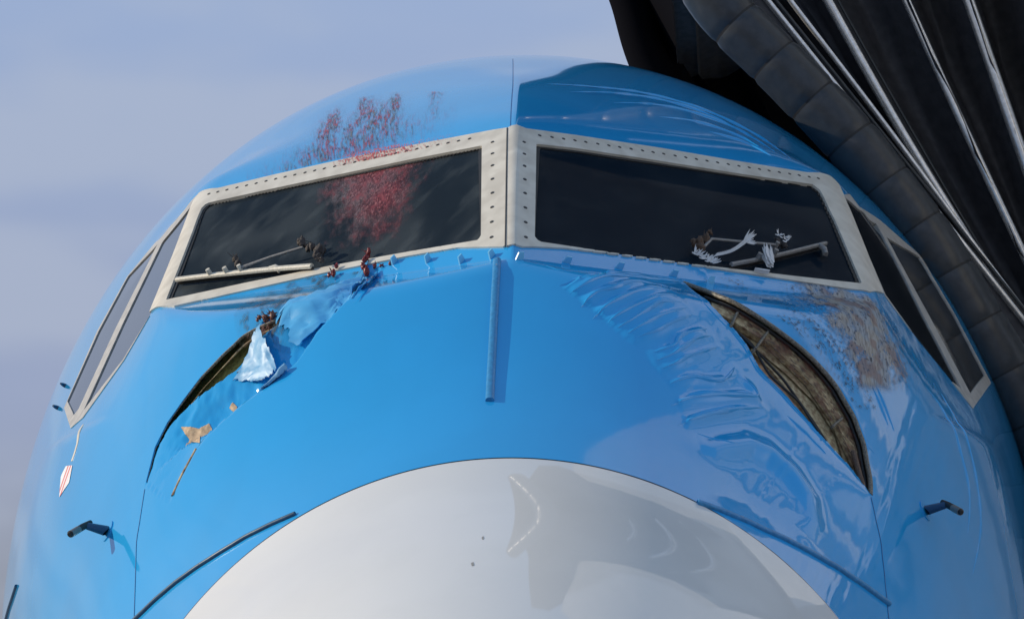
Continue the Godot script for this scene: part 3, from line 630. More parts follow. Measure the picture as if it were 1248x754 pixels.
func damage(a: Node3D) -> void:
	# left tear: green-primed frame behind the slit, curled torn edges, flaps of bright metal, bare patches
	var l := Node3D.new(); l.name = "torn_panel"; a.add_child(l); l.set_meta("label", "torn creased skin under the left windshield with olive primer showing")
	put("primed_frame", panel([Vector2(-.4486, 2.1496), Vector2(-.484, 2.1492), Vector2(-.5194, 2.1487), Vector2(-.5457, 2.067), Vector2(-.571, 1.9446), Vector2(-.6112, 1.9492), Vector2(-.6535, 1.9675), Vector2(-.6923, 1.9588), Vector2(-.7326, 1.9543), Vector2(-.7744, 1.9544), Vector2(-.8093, 1.9188), Vector2(-.8457, 1.8861), Vector2(-.8836, 1.8561), Vector2(-.8529, 1.74), Vector2(-.82, 1.7461), Vector2(-.7879, 1.7543), Vector2(-.7566, 1.7643), Vector2(-.7199, 1.7567), Vector2(-.6841, 1.7523), Vector2(-.6491, 1.7507), Vector2(-.6112, 1.7486), Vector2(-.5741, 1.7495), Vector2(-.538, 1.753), Vector2(-.4999, 1.7595), Vector2(-.4628, 1.7685), Vector2(-.4499, 1.8125), Vector2(-.4564, 2.0451)], -0.035, 0.0, 0.012), M.primer_olive, l)
	for e in [[[Vector2(-.4504, 1.7918), Vector2(-.475, 1.8011), Vector2(-.4999, 1.8121), Vector2(-.5406, 1.8275), Vector2(-.5677, 1.8283), Vector2(-.5952, 1.8308), Vector2(-.623, 1.8317), Vector2(-.6513, 1.8345), Vector2(-.6799, 1.8321), Vector2(-.709, 1.8315), Vector2(-.7344, 1.8301), Vector2(-.7603, 1.8301), Vector2(-.7842, 1.8216), Vector2(-.8087, 1.8141), Vector2(-.8351, 1.7859), Vector2(-.8622, 1.7584)], 0.0034, M.edge, -0.003], [[Vector2(-.4624, 1.7884), Vector2(-.4872, 1.7984), Vector2(-.5122, 1.8101), Vector2(-.557, 1.8201), Vector2(-.5863, 1.8185), Vector2(-.6162, 1.8188), Vector2(-.6415, 1.8193), Vector2(-.6671, 1.8212), Vector2(-.713, 1.8183)], 0.0025, M.primer, -0.014]]:
		var s := Shape.new(); tube(s, lay(e[0], e[3], 0.012, false), thinning(e[0], e[1]), 7); put("torn_edge", s, e[2], l)
	var ce := Shape.new(); tube(ce, lay([Vector2(-.721, 1.665), Vector2(-.7501, 1.6573), Vector2(-.7828, 1.643), Vector2(-.8144, 1.6205)], -0.001, 0.01), 0.0045, 7); put("torn_edge", ce, M.primer, l)
	# flaps: crumpled sheets with ragged edges bent up out of the crease
	for fl in [[[Vector2(-.5018, 1.8036), Vector2(-.497, 1.7459), Vector2(-.5023, 1.6983)], [Vector2(-.5377, 1.78), Vector2(-.5286, 1.7319), Vector2(-.5228, 1.698)], [Vector2(-.5963, 1.768), Vector2(-.5743, 1.7431), Vector2(-.5507, 1.7189)], 0.003, 0.024, M.foil, 0.0022], [[Vector2(-.4844, 1.6659), Vector2(-.47, 1.652), Vector2(-.4714, 1.6463)], [Vector2(-.5092, 1.6637), Vector2(-.497, 1.6485), Vector2(-.4925, 1.6425)], [Vector2(-.5427, 1.6555), Vector2(-.5321, 1.6482), Vector2(-.52, 1.6469)], 0.004, 0.016, M.foil, 0.003],
			[[Vector2(-.2841, 2.0266), Vector2(-.3678, 1.8963), Vector2(-.4647, 1.7957)], [Vector2(-.2907, 1.9821), Vector2(-.3557, 1.7687), Vector2(-.458, 1.7639)], [Vector2(-.2947, 1.7822), Vector2(-.3604, 1.727), Vector2(-.4481, 1.7201)], 0.016, 0.001, M.blue_sunlit, 0.007], [[Vector2(-.2653, 1.9658), Vector2(-.2859, 1.9363), Vector2(-.3, 1.7923)], [Vector2(-.2677, 1.955), Vector2(-.2779, 1.8335), Vector2(-.294, 1.7407)], [Vector2(-.2762, 1.9024), Vector2(-.2842, 1.7636), Vector2(-.3122, 1.7235)], 0.010, 0.003, M.blue, 0.004]]:
		var rows := []
		var n := 18
		for j in n:
			var row := []
			for k in n:
				var jj := j / (n - 1.0); var kk := k / (n - 1.0)
				jj = clampf(jj + (0.10 * fz(kk * 3.0, j * 0.2, 260) + 0.05 * fz(kk * 9.0, j * 0.2, 260)) * absf(jj * 2 - 1), -0.08, 1.12)
				kk = clampf(kk + 0.10 * fz(jj * 4.0, 7.0 + k * 0.2, 260) * absf(kk * 2 - 1), -0.08, 1.1)
				var x := jj * 2.0; var i0 := clampi(int(x), 0, 1); var f := x - i0
				var y := kk * 2.0; var k0 := clampi(int(y), 0, 1); var g := y - k0
				var q: Vector2 = fl[i0][k0].lerp(fl[i0][k0 + 1], g).lerp(fl[i0 + 1][k0].lerp(fl[i0 + 1][k0 + 1], g), f)
				var crumple: float = fl[6] * (1.0 - 2.2 * absf(fz(q.x + 0.4 * q.y, q.y - 0.5 * q.x, 230))) + 0.1 * fl[6] * fz(q.x, q.y, 900)
				row.append(skin(q, maxf(dent(q), -0.03) + lerpf(fl[4], fl[3], jj) * (0.5 + 0.5 * sin(PI * clampf(kk, 0.1, 1))) + crumple))
			rows.append(row)
		var s := Shape.new(); s.sheet(rows)
		var under := []
		for row in rows:
			var o := []
			for k in row.size(): o.append(row[k] + Vector3(0.0006, -0.0012, -0.0004))
			under.append(o)
		s.sheet(under)
		var rim := [[], []]
		for k in n: rim[0].append(rows[-1][k]); rim[1].append(under[-1][k])
		s.sheet(rim)
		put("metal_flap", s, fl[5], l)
	for bp in [[Vector2(-.689, 1.7469), Vector2(-.6944, 1.7056), Vector2(-.7043, 1.6985), Vector2(-.7102, 1.6739), Vector2(-.7307, 1.7122), Vector2(-.7595, 1.7384), Vector2(-.7409, 1.7544), Vector2(-.7419, 1.7935), Vector2(-.7121, 1.754)], [Vector2(-.6139, 1.6966), Vector2(-.6172, 1.6709), Vector2(-.6353, 1.6647), Vector2(-.6459, 1.6828), Vector2(-.6289, 1.6925)], [Vector2(-.6241, 1.7402), Vector2(-.6198, 1.7232), Vector2(-.6307, 1.7171), Vector2(-.6367, 1.7365)]]:
		put("bare_patch", panel(bp, 0.0012, 0.0, 0.002, [], true), M.bare, l)

	# right tear: an open crescent over frames, stringers and soiled lining
	var r := Node3D.new(); r.name = "open_tear"; a.add_child(r); r.set_meta("label", "long open crescent tear with soiled olive frames inside")
	put("inner_lining", panel([Vector2(.3038, 1.9979), Vector2(.3515, 2.0218), Vector2(.3991, 2.046), Vector2(.4432, 2.027), Vector2(.4722, 1.8622), Vector2(.5129, 1.8438), Vector2(.5564, 1.8506), Vector2(.6009, 1.8624), Vector2(.6367, 1.8546), Vector2(.6734, 1.8495), Vector2(.7112, 1.8472), Vector2(.75, 1.8482), Vector2(.7797, 1.8184), Vector2(.8104, 1.7897), Vector2(.8419, 1.762), Vector2(.8744, 1.7355), Vector2(.9079, 1.711), Vector2(.8682, 1.6398), Vector2(.8289, 1.5782), Vector2(.7795, 1.5631), Vector2(.7311, 1.553), Vector2(.6835, 1.5471), Vector2(.6368, 1.5451), Vector2(.5974, 1.5539), Vector2(.5588, 1.5645), Vector2(.5211, 1.5766), Vector2(.4842, 1.5902), Vector2(.4483, 1.6051), Vector2(.4128, 1.6305), Vector2(.3786, 1.6571), Vector2(.3456, 1.685), Vector2(.3138, 1.7147), Vector2(.3058, 1.798)], -0.042, 0.0, 0.01), M.soiled, r)
	put("frame_web", panel([Vector2(.3265, 2.0354), Vector2(.3677, 2.0627), Vector2(.4088, 2.0903), Vector2(.4495, 2.1183), Vector2(.4839, 2.1245), Vector2(.5148, 2.092), Vector2(.5426, 2.0331), Vector2(.5777, 1.9468), Vector2(.6231, 1.9645), Vector2(.6564, 1.9657), Vector2(.6906, 1.9702), Vector2(.7257, 1.9783), Vector2(.7532, 1.9624), Vector2(.7816, 1.9485), Vector2(.8107, 1.9365), Vector2(.833, 1.8897), Vector2(.8561, 1.8448), Vector2(.8799, 1.801), Vector2(.9044, 1.7579), Vector2(.8761, 1.7093), Vector2(.8482, 1.6672), Vector2(.8104, 1.696), Vector2(.7738, 1.7267), Vector2(.7386, 1.7598), Vector2(.7027, 1.7676), Vector2(.6678, 1.7775), Vector2(.6271, 1.774), Vector2(.5874, 1.774), Vector2(.5424, 1.7697), Vector2(.4984, 1.7695), Vector2(.4568, 1.7668), Vector2(.416, 1.7676), Vector2(.3856, 1.7733), Vector2(.3576, 1.8114), Vector2(.3473, 2.0035)], -0.032, 0.0, 0.008), M.primer, r)
	for st in [[[Vector2(.3896, 1.9253), Vector2(.4172, 1.8823), Vector2(.4446, 1.8446), Vector2(.4832, 1.8289), Vector2(.5242, 1.8381), Vector2(.5584, 1.837), Vector2(.5932, 1.8384), Vector2(.6288, 1.8427), Vector2(.6713, 1.8332), Vector2(.7153, 1.8273), Vector2(.7459, 1.8037), Vector2(.7775, 1.7813), Vector2(.81, 1.76), Vector2(.8013, 1.7302), Vector2(.7714, 1.7428), Vector2(.7422, 1.7569), Vector2(.7138, 1.7721), Vector2(.6717, 1.7802), Vector2(.6309, 1.7912), Vector2(.5961, 1.7889), Vector2(.5619, 1.7891), Vector2(.5284, 1.7916), Vector2(.4855, 1.7822), Vector2(.4433, 1.7768), Vector2(.4163, 1.7757), Vector2(.3899, 1.7809)], -0.018, M.primer], [[Vector2(.5065, 1.7991), Vector2(.5319, 1.801), Vector2(.5576, 1.8043), Vector2(.6013, 1.8007), Vector2(.6462, 1.801), Vector2(.6794, 1.7934), Vector2(.7134, 1.7879), Vector2(.7484, 1.7694), Vector2(.7844, 1.7526), Vector2(.7673, 1.7107), Vector2(.734, 1.7182), Vector2(.7014, 1.7275), Vector2(.6671, 1.7319), Vector2(.6336, 1.7383), Vector2(.5937, 1.7448), Vector2(.5549, 1.7541), Vector2(.5264, 1.7572), Vector2(.4984, 1.7617)], -0.036, M.primer_pale],
			[[Vector2(.3889, 1.7608), Vector2(.4142, 1.7635), Vector2(.4396, 1.7685), Vector2(.4393, 1.7289), Vector2(.4049, 1.7344)], -0.032, M.primer_pale], [[Vector2(.4418, 1.7754), Vector2(.4727, 1.7796), Vector2(.504, 1.7859), Vector2(.4926, 1.7377), Vector2(.4674, 1.734), Vector2(.4424, 1.7315)], -0.042, M.primer], [[Vector2(.699, 1.6998), Vector2(.7323, 1.6986), Vector2(.7663, 1.6994), Vector2(.7932, 1.6804), Vector2(.8208, 1.6624), Vector2(.7783, 1.6303), Vector2(.7391, 1.629), Vector2(.7006, 1.6302)], -0.05, M.primer_pale]]:
		put("stringer", panel(st[0], st[1], 0.012, 0.005), st[2], r)
	var stained := rip_outer.slice(2, rip_outer.size() - 1)
	for k in range(rip_inner.size() - 2, 1, -1):
		var best: Vector2 = rip_outer[0]
		for p in rip_outer:
			if p.distance_to(rip_inner[k]) < best.distance_to(rip_inner[k]): best = p
		stained.append(best.lerp(rip_inner[k], 0.62))
	var rust := stain(320, 320, 0.55, func(x, y):
		var b := smoothstep(0.02, 0.22, nz(x, y, 150)) * 0.55
		var spot := smoothstep(0.22, 0.30, fz(x, y, 420))
		var c := Color(0.36, 0.17, 0.11).lerp(Color(0.16, 0.07, 0.06), spot)
		return Color(c.r, c.g, c.b, maxf(b, spot * 0.75)))
	put("rust_stain", panel(stained, -0.0125, 0.0, 0.006), rust, r)
	for cl in [[Vector2(.4428, 1.7974), Vector2(.439, 1.7383)], [Vector2(.5127, 1.8059), Vector2(.4973, 1.7271)], [Vector2(.725, 1.7838), Vector2(.7125, 1.7315)]]:
		var s := Shape.new(); bar(s, lay(cl, -0.014, 0.01), lay_n(cl, 0.01), 0.003, 0.006); put("frame_clip", s, M.edge, r)
	for wr in [[Vector2(.3925, 1.7919), Vector2(.4178, 1.777), Vector2(.4442, 1.7727), Vector2(.4795, 1.7633), Vector2(.5156, 1.7561), Vector2(.548, 1.7489), Vector2(.5811, 1.7435), Vector2(.6241, 1.7289), Vector2(.6685, 1.7174), Vector2(.7045, 1.7075), Vector2(.7414, 1.6996), Vector2(.7793, 1.6941)], [Vector2(.4548, 1.7674), Vector2(.4937, 1.7647), Vector2(.5217, 1.7441), Vector2(.5506, 1.7249), Vector2(.5902, 1.7239), Vector2(.6307, 1.7259), Vector2(.666, 1.7141), Vector2(.7023, 1.7044)]]:
		var ws := Shape.new(); tube(ws, lay(wr, -0.026, 0.012, false), 0.0028, 6); put("cable", ws, M.rubber, r)
	var post := Shape.new(); tube(post, lay([Vector2(.7766, 1.729), Vector2(.8043, 1.7015), Vector2(.8413, 1.6692)], -0.008, 0.01), 0.006, 8); put("bent_stub", post, M.brown, r)
	var e1 := Shape.new(); tube(e1, lay(rip_outer, -0.002, 0.012, false), 0.005, 8); put("torn_edge", e1, M.edge, r)
	var e2 := Shape.new(); tube(e2, lay(rip_outer.slice(1), -0.014, 0.012, false), 0.0045, 8); put("torn_edge", e2, M.rubber, r)

func ridge(a: Node3D, line: Array, half: float, tall: float, mat: Material) -> void:   # a sharp crease raised to catch a bright line, tapered at both ends
	var pts := lay(line, 0.0, 0.008); var ups := lay_n(line, 0.008)
	var rows := []
	for k in pts.size():
		var f := sin(PI * clampf((k + 0.3) / pts.size(), 0, 1))
		f = pow(f, 0.7) * (0.85 + 0.18 * sin(k * 0.6 + line[0].x * 90))
		var across: Vector3 = (pts[mini(k + 1, pts.size() - 1)] - pts[maxi(k - 1, 0)]).normalized().cross(ups[k]).normalized()
		var row := []
		for q in [Vector2(-1, -0.25), Vector2(-0.55, 0.35), Vector2(0, 1), Vector2(0.55, 0.35), Vector2(1, -0.25)]:
			row.append(pts[k] + across * q.x * half * maxf(f, 0.12) + ups[k] * q.y * tall * f)
		rows.append(row)
	var s := Shape.new(); s.sheet(rows); put("glint_crease", s, mat, a)

func ridges(a: Node3D) -> void:
	for l in ripples:
		ridge(a, l, 0.0062, 0.0052, M.blue)
	var lip := []
	for k in range(1, rip_inner.size() - 1):
		var q: Vector2 = rip_inner[k]; var side: Vector2 = (rip_inner[k + 1] - rip_inner[k - 1]).normalized().orthogonal()
		for sg in [-1.0, 1.0]:
			if inside(right_zone, q + side * sg * 0.014) > 0.004: lip.append(q + side * sg * 0.014)
	ridge(a, lip, 0.004, 0.003, M.blue)
	for l in [ [Vector2(.682, 1.8376), Vector2(.7461, 1.8132), Vector2(.8002, 1.7707)], [Vector2(.7465, 1.9607), Vector2(.7789, 1.945), Vector2(.8186, 1.922)], [Vector2(.7517, 1.9806), Vector2(.7904, 1.9635), Vector2(.8361, 1.9338)], [Vector2(.765, 1.8055), Vector2(.7905, 1.7814), Vector2(.817, 1.7877)], [Vector2(.6149, 1.6585), Vector2(.666, 1.6577), Vector2(.7229, 1.6501)], [Vector2(.8665, 2.3194), Vector2(.9287, 2.3692), Vector2(.997, 2.3281), Vector2(1.0696, 2.2617), Vector2(1.1164, 2.1351)], [Vector2(.9157, 2.4783), Vector2(.9835, 2.4572), Vector2(1.0668, 2.3871), Vector2(1.1367, 2.271), Vector2(1.1835, 2.0815)]]:  # raised folds stand in for streaks of reflection on the right cheek
		ridge(a, l, 0.0055, 0.0040, M.blue)
	for l in [[Vector2(.0475, 2.8953), Vector2(.1222, 3.0345), Vector2(.2079, 3.1837), Vector2(.2962, 3.2562), Vector2(.3716, 3.243), Vector2(.4403, 3.1491), Vector2(.481, 2.9018)], [Vector2(.0879, 2.8477), Vector2(.165, 3.0357), Vector2(.2518, 3.1735), Vector2(.3411, 3.1907), Vector2(.4304, 3.0182)], [Vector2(.1629, 2.8738), Vector2(.2375, 3.0523), Vector2(.3111, 3.1361), Vector2(.3937, 3.1177), Vector2(.4517, 2.9369)], [Vector2(.2427, 2.8794), Vector2(.3113, 2.991), Vector2(.3854, 2.9948), Vector2(.4448, 2.8605)], [Vector2(.3338, 2.9053), Vector2(.3927, 2.9214), Vector2(.4448, 2.8605)]]:  # raised folds stand in for bright lines reflected on the smooth roof
		ridge(a, l, 0.0055, 0.0042, M.blue)
	for l in [[Vector2(.0239, 1.7252), Vector2(.0547, 1.7471), Vector2(.102, 1.732), Vector2(.1819, 1.8147), Vector2(.281, 1.9385), Vector2(.3388, 1.9875)], [Vector2(.3894, 2.0741), Vector2(.4564, 2.1336), Vector2(.5354, 2.1956)], [Vector2(.4127, 2.0541), Vector2(.493, 2.1222), Vector2(.5549, 2.1794)], [Vector2(.4314, 1.4297), Vector2(.4913, 1.4402), Vector2(.5302, 1.4553)]]:
		ridge(a, l, 0.003, 0.0018, M.blue)

func probes(a: Node3D) -> void:
	for p in [[Vector2(-1.0026, 1.8317), Vector3(-0.27, -0.33, 0.9), -1.0], [Vector2(.9883, 1.8887), Vector3(0.24, -0.3, 0.9), 1.0]]:
		var n := skin_n(p[0]); var foot := skin(p[0]); var dir: Vector3 = p[1].normalized()
		var pr := Node3D.new(); pr.name = "pitot_probe"; a.add_child(pr, true)
		var head := foot + n * 0.042
		var s := Shape.new()
		var rows := []
		for k in 6:
			var t := k / 5.0; var c := foot.lerp(head, t) + dir * 0.012 * t
			var row := []
			for j in 10:
				var an := TAU * j / 10
				row.append(c + dir * cos(an) * lerpf(0.020, 0.012, t) + dir.cross(n).normalized() * sin(an) * lerpf(0.009, 0.006, t))
			rows.append(row)
		s.sheet(rows, true); s.fan(rows[-1]); put("strut", s, M.strip_navy, pr)
		var tb := Shape.new(); tube(tb, [head - dir * 0.008, head + dir * 0.02, head + dir * 0.045, head + dir * 0.073, head + dir * 0.077], [0.005, 0.0068, 0.0068, 0.006, 0.004], 12); put("tube", tb, M.rubber, pr)
		var hs := Shape.new(); tube(hs, [head + dir * 0.040, head + dir * 0.072], 0.0072, 12); put("heated_sleeve", hs, M.probe_metal, pr)
		var bp := Shape.new(); tube(bp, [foot - n * 0.004, foot + n * 0.002], 0.022, 16); put("base_plate", bp, M.blue, pr)
	# static plate, placard and vane at the left
	put("placard", panel([Vector2(-1.0216, 2.3193), Vector2(-1.0478, 2.2873), Vector2(-1.0903, 2.344), Vector2(-1.0635, 2.4129), Vector2(-1.0401, 2.3935)], 0.001, 0.0, 0.006), M.placard, a)
	var s := Shape.new(); var ln := [Vector2(-.9669, 2.4429), Vector2(-.9873, 2.3591), Vector2(-1.0197, 2.3458)]; bar(s, lay(ln, 0.0), lay_n(ln), 0.006, 0.002); put("placard_strip", s, M.cream, a)
	for q in [[Vector2(-1.0248, 3.3374), Vector3(-0.6, 0.3, 0.2)], [Vector2(-1.0552, 3.216), Vector3(-0.7, 0.1, 0.2)]]:
		var n := skin_n(q[0]); var f := skin(q[0])
		var v := Shape.new(); tube(v, [f, f + n * 0.008, f + n * 0.012 + Vector3(0, 0, 0.008)], [0.006, 0.005, 0.003], 8); put("angle_vane", v, M.strip_navy, a)

func wipers(a: Node3D) -> void:
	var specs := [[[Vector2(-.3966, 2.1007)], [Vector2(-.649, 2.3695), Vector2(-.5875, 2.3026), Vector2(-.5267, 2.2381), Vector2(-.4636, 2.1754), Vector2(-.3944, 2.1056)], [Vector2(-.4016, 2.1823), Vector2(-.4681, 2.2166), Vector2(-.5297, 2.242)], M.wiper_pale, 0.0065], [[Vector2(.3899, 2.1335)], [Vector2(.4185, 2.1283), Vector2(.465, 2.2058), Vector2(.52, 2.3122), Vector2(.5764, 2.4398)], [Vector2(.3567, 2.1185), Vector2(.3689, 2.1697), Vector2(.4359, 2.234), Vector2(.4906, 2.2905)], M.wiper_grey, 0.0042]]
	for sp in specs:
		var w := Node3D.new(); w.name = "wiper"; a.add_child(w, true)
		var s := Shape.new(); bar(s, lay(sp[1], 0.012, 0.02), lay_n(sp[1], 0.02), sp[4], 0.006); put("wiper_blade", s, sp[3], w)
		var ru := Shape.new(); bar(ru, lay(sp[1], 0.002, 0.02), lay_n(sp[1], 0.02), 0.0018, 0.010); put("rubber_lip", ru, M.rubber, w)
		var ar := Shape.new(); tube(ar, lay(sp[2], 0.024, 0.2), 0.0034, 8); put("wiper_arm", ar, M.wiper_grey, w)
		var q: Vector2 = sp[2][-1]
		var hg := Shape.new(); tube(hg, [skin(q, 0.01), skin(q, 0.032)], 0.005, 10); put("hinge", hg, sp[3], w)
		var qm: Vector2 = sp[1][3].lerp(sp[1][2], 0.2)
		var br := Shape.new(); bar(br, [skin(qm, 0.012), skin(qm + Vector2(0.012, -0.008), 0.013), skin(qm + Vector2(0.018, -0.02), 0.008)], [skin_n(qm), skin_n(qm), skin_n(qm)], 0.006, 0.008); put("bracket", br, sp[3], w)
		for e in [0, 1]:
			var qe: Vector2 = sp[1][1].lerp(sp[1][2], 0.5 * e)
			var cl := Shape.new(); tube(cl, [skin(qe, 0.012), skin(qe, 0.03)], 0.0055, 8); put("clip", cl, sp[3], w)

func stains(a: Node3D) -> void:
	var red := func(v: float) -> Color: return Color(0.30, 0.08, 0.09).lerp(Color(0.66, 0.36, 0.34), v)
	# smear on the pane
	var p := [Vector2(-.3642, 2.6329), Vector2(-.3265, 2.595), Vector2(-.2888, 2.5575), Vector2(-.2512, 2.5205), Vector2(-.2137, 2.4841), Vector2(-.1764, 2.4481), Vector2(-.1395, 2.4127), Vector2(-.1395, 2.2889), Vector2(-.1399, 2.1885), Vector2(-.1405, 2.1002), Vector2(-.1411, 2.0159), Vector2(-.1418, 1.9353), Vector2(-.1834, 1.9767), Vector2(-.2253, 2.0189), Vector2(-.2672, 2.0621), Vector2(-.309, 2.1062), Vector2(-.3505, 2.1513), Vector2(-.3916, 2.1974), Vector2(-.384, 2.2894), Vector2(-.3765, 2.386), Vector2(-.3696, 2.4959)]
	var m := stain(384, 320, 0.5, func(x, y):
		var dx: float = (x - 0.52) / 0.33; var dy: float = (y - 0.34) / 0.44
		var r: float = sqrt(dx * dx + dy * dy) + 0.34 * nz(x, y, 110) + 0.22 * fz(x, y, 420)
		var b := smoothstep(1.12, 0.30, r)
		var fiber := 0.5 + 0.5 * fz(x + 0.35 * y, y * 0.6, 1500)
		var clump := 0.5 + 0.5 * nz(x + 3.0, y, 330)
		var big := 0.5 + 0.5 * nz(x + 9.0, y, 130)
		var gaps := smoothstep(0.30, 0.62, fiber * 0.55 + clump * 0.55)
		var c := Color(0.46, 0.17, 0.18).lerp(Color(0.74, 0.48, 0.46), smoothstep(0.5, 0.8, fiber))
		c = c.lerp(Color(0.44, 0.42, 0.42), clampf(smoothstep(0.35, 0.7, big) * 0.4 + smoothstep(0.2, -0.7, dx) * 0.5, 0, 1))
		c = c.lerp(Color(0.62, 0.24, 0.25), smoothstep(0.55, 0.8, clump) * 0.5)
		return Color(c.r, c.g, c.b, b * (0.44 + 0.36 * gaps)))
	put("blood_smear", panel(p, -0.0038, 0.0, 0.01), m, a)
	# the same strike on the frame
	p = [Vector2(-.3395, 2.6336), Vector2(-.2983, 2.5945), Vector2(-.2572, 2.5559), Vector2(-.2162, 2.5179), Vector2(-.1756, 2.4803), Vector2(-.1354, 2.4433), Vector2(-.0958, 2.4069), Vector2(-.096, 2.3465), Vector2(-.1359, 2.3812), Vector2(-.1764, 2.4164), Vector2(-.2173, 2.4521), Vector2(-.2585, 2.4883), Vector2(-.3, 2.525), Vector2(-.3415, 2.5622)]
	m = stain(384, 48, 0.5, func(x, y):
		var f := 0.5 + 0.5 * fz(x * 4.0, y * 0.7, 420)
		var e := smoothstep(0.34, 0.05, absf(x - 0.40) + 0.2 * nz(x * 3.0, y, 160)) + 0.35 * smoothstep(0.45, 0.25, absf(x - 0.55))
		var g := smoothstep(0.60, 0.74, f + 0.13 * e)
		var c := Color(0.80, 0.45, 0.42).lerp(Color(0.72, 0.22, 0.21), smoothstep(0.5, 0.7, f))
		return Color(c.r, c.g, c.b, g * minf(e, 1.0) * 0.9))
	put("blood_smear", panel(p, 0.0052, 0.0, 0.008), m, a)
	# spatter thrown up over the blue roof
	p = [Vector2(-.3487, 3.5981), Vector2(-.3032, 3.4417), Vector2(-.2594, 3.3352), Vector2(-.2167, 3.252), Vector2(-.1765, 3.114), Vector2(-.137, 2.9932), Vector2(-.0983, 2.887), Vector2(-.0992, 2.6108), Vector2(-.1015, 2.4229), Vector2(-.1432, 2.46), Vector2(-.1854, 2.4977), Vector2(-.2281, 2.5358), Vector2(-.2671, 2.5674), Vector2(-.3064, 2.5994), Vector2(-.3457, 2.6318), Vector2(-.3805, 2.6596), Vector2(-.4151, 2.6877), Vector2(-.4495, 2.7161), Vector2(-.4837, 2.7449), Vector2(-.4837, 2.8569), Vector2(-.5072, 3.4035), Vector2(-.4639, 3.3757), Vector2(-.4239, 3.411), Vector2(-.3857, 3.4861)]
	var blobs := [[0.425, 0.60, 0.035, 0.20, 0.9], [0.455, 0.42, 0.022, 0.12, 0.9], [0.53, 0.66, 0.03, 0.16, 0.8], [0.565, 0.35, 0.013, 0.14, 0.95], [0.60, 0.52, 0.02, 0.20, 0.7], [0.66, 0.60, 0.05, 0.14, 0.8], [0.70, 0.5, 0.015, 0.12, 0.9], [0.60, 0.10, 0.008, 0.08, 1.0], [0.86, 0.45, 0.018, 0.22, 0.6], [0.89, 0.35, 0.01, 0.16, 0.45], [0.35, 0.80, 0.03, 0.10, 0.5], [0.25, 0.83, 0.02, 0.08, 0.45], [0.10, 0.85, 0.03, 0.08, 0.4], [0.16, 0.80, 0.05, 0.10, 0.3], [0.30, 0.76, 0.05, 0.14, 0.3], [0.60, 0.82, 0.2, 0.10, 0.5]]
	m = stain(640, 256, 0.55, func(x, y):
		var al := 0.0
		for c in blobs:
			var e: float = pow((x - c[0]) / (c[2] * 1.25), 2) + pow((y - c[1]) / (c[3] * 1.2), 2)
			if e < 6.0: al += c[4] * exp(-e)
		al = clampf(al + 0.9 * al * (nz(x * 3.0, y * 0.4, 300) + 0.6 * fz(x * 5.0, y * 0.3, 300)), 0, 1)
		var f := fz(x * 6.0, y * 0.5, 560)
		var k := smoothstep(0.10, 0.34, f + 0.25 * al)
		var dot := smoothstep(0.27, 0.35, fz(x * 4.5 + 5.0, y * 1.1, 360)) * smoothstep(0.2, 0.7, al)
		var c := Color(0.66, 0.25, 0.26).lerp(Color(0.47, 0.44, 0.44), smoothstep(-0.15, 0.2, nz(x * 2.0, y * 0.6, 260)))
		c = c.lerp(Color(0.30, 0.12, 0.13), dot)
		return Color(c.r, c.g, c.b, maxf(al * (k * 0.62 + 0.14), dot * 0.6)))
	put("blood_smear", panel(p, 0.0015, 0.0, 0.012, [], true), m, a)
	# dusty streaks on the left pane, faint ones on the right
	for g in [[g_left, 0.085, 5.0], [g_right, 0.02, 2.0]]:
		m = stain(512, 256, 0.6, func(x, y):
			var v := smoothstep(-0.2, 0.5, nz(x * 1.0 + y * 0.3, y * 0.8, 60)) * 0.7 + smoothstep(0.0, 0.5, fz(x * 1.2 + y, y * 1.2, 120)) * 0.45
			return Color(0.62, 0.66, 0.66, g[1] * (0.35 + v * 1.2)))
		put("dust_film", panel(g[0], -0.0044, 0.0, 0.02), m, a)
	# brown residue to the right of the open tear
	p = [Vector2(.5104, 2.1891), Vector2(.5509, 2.2392), Vector2(.5902, 2.2905), Vector2(.622, 2.3079), Vector2(.6533, 2.3255), Vector2(.6851, 2.3553), Vector2(.7113, 2.3646), Vector2(.7405, 2.4039), Vector2(.7708, 2.4042), Vector2(.8015, 2.4046), Vector2(.8326, 2.4049), Vector2(.8349, 2.2495), Vector2(.842, 2.1488), Vector2(.8019, 2.0356), Vector2(.7631, 1.9417), Vector2(.7255, 1.8661), Vector2(.6885, 1.8029), Vector2(.6549, 1.7955), Vector2(.622, 1.7907), Vector2(.5897, 1.7883), Vector2(.5584, 1.8053), Vector2(.528, 1.8235), Vector2(.5151, 1.8657), Vector2(.5161, 2.0589)]
	var res := p; var rb := box_of(p, 0.02)
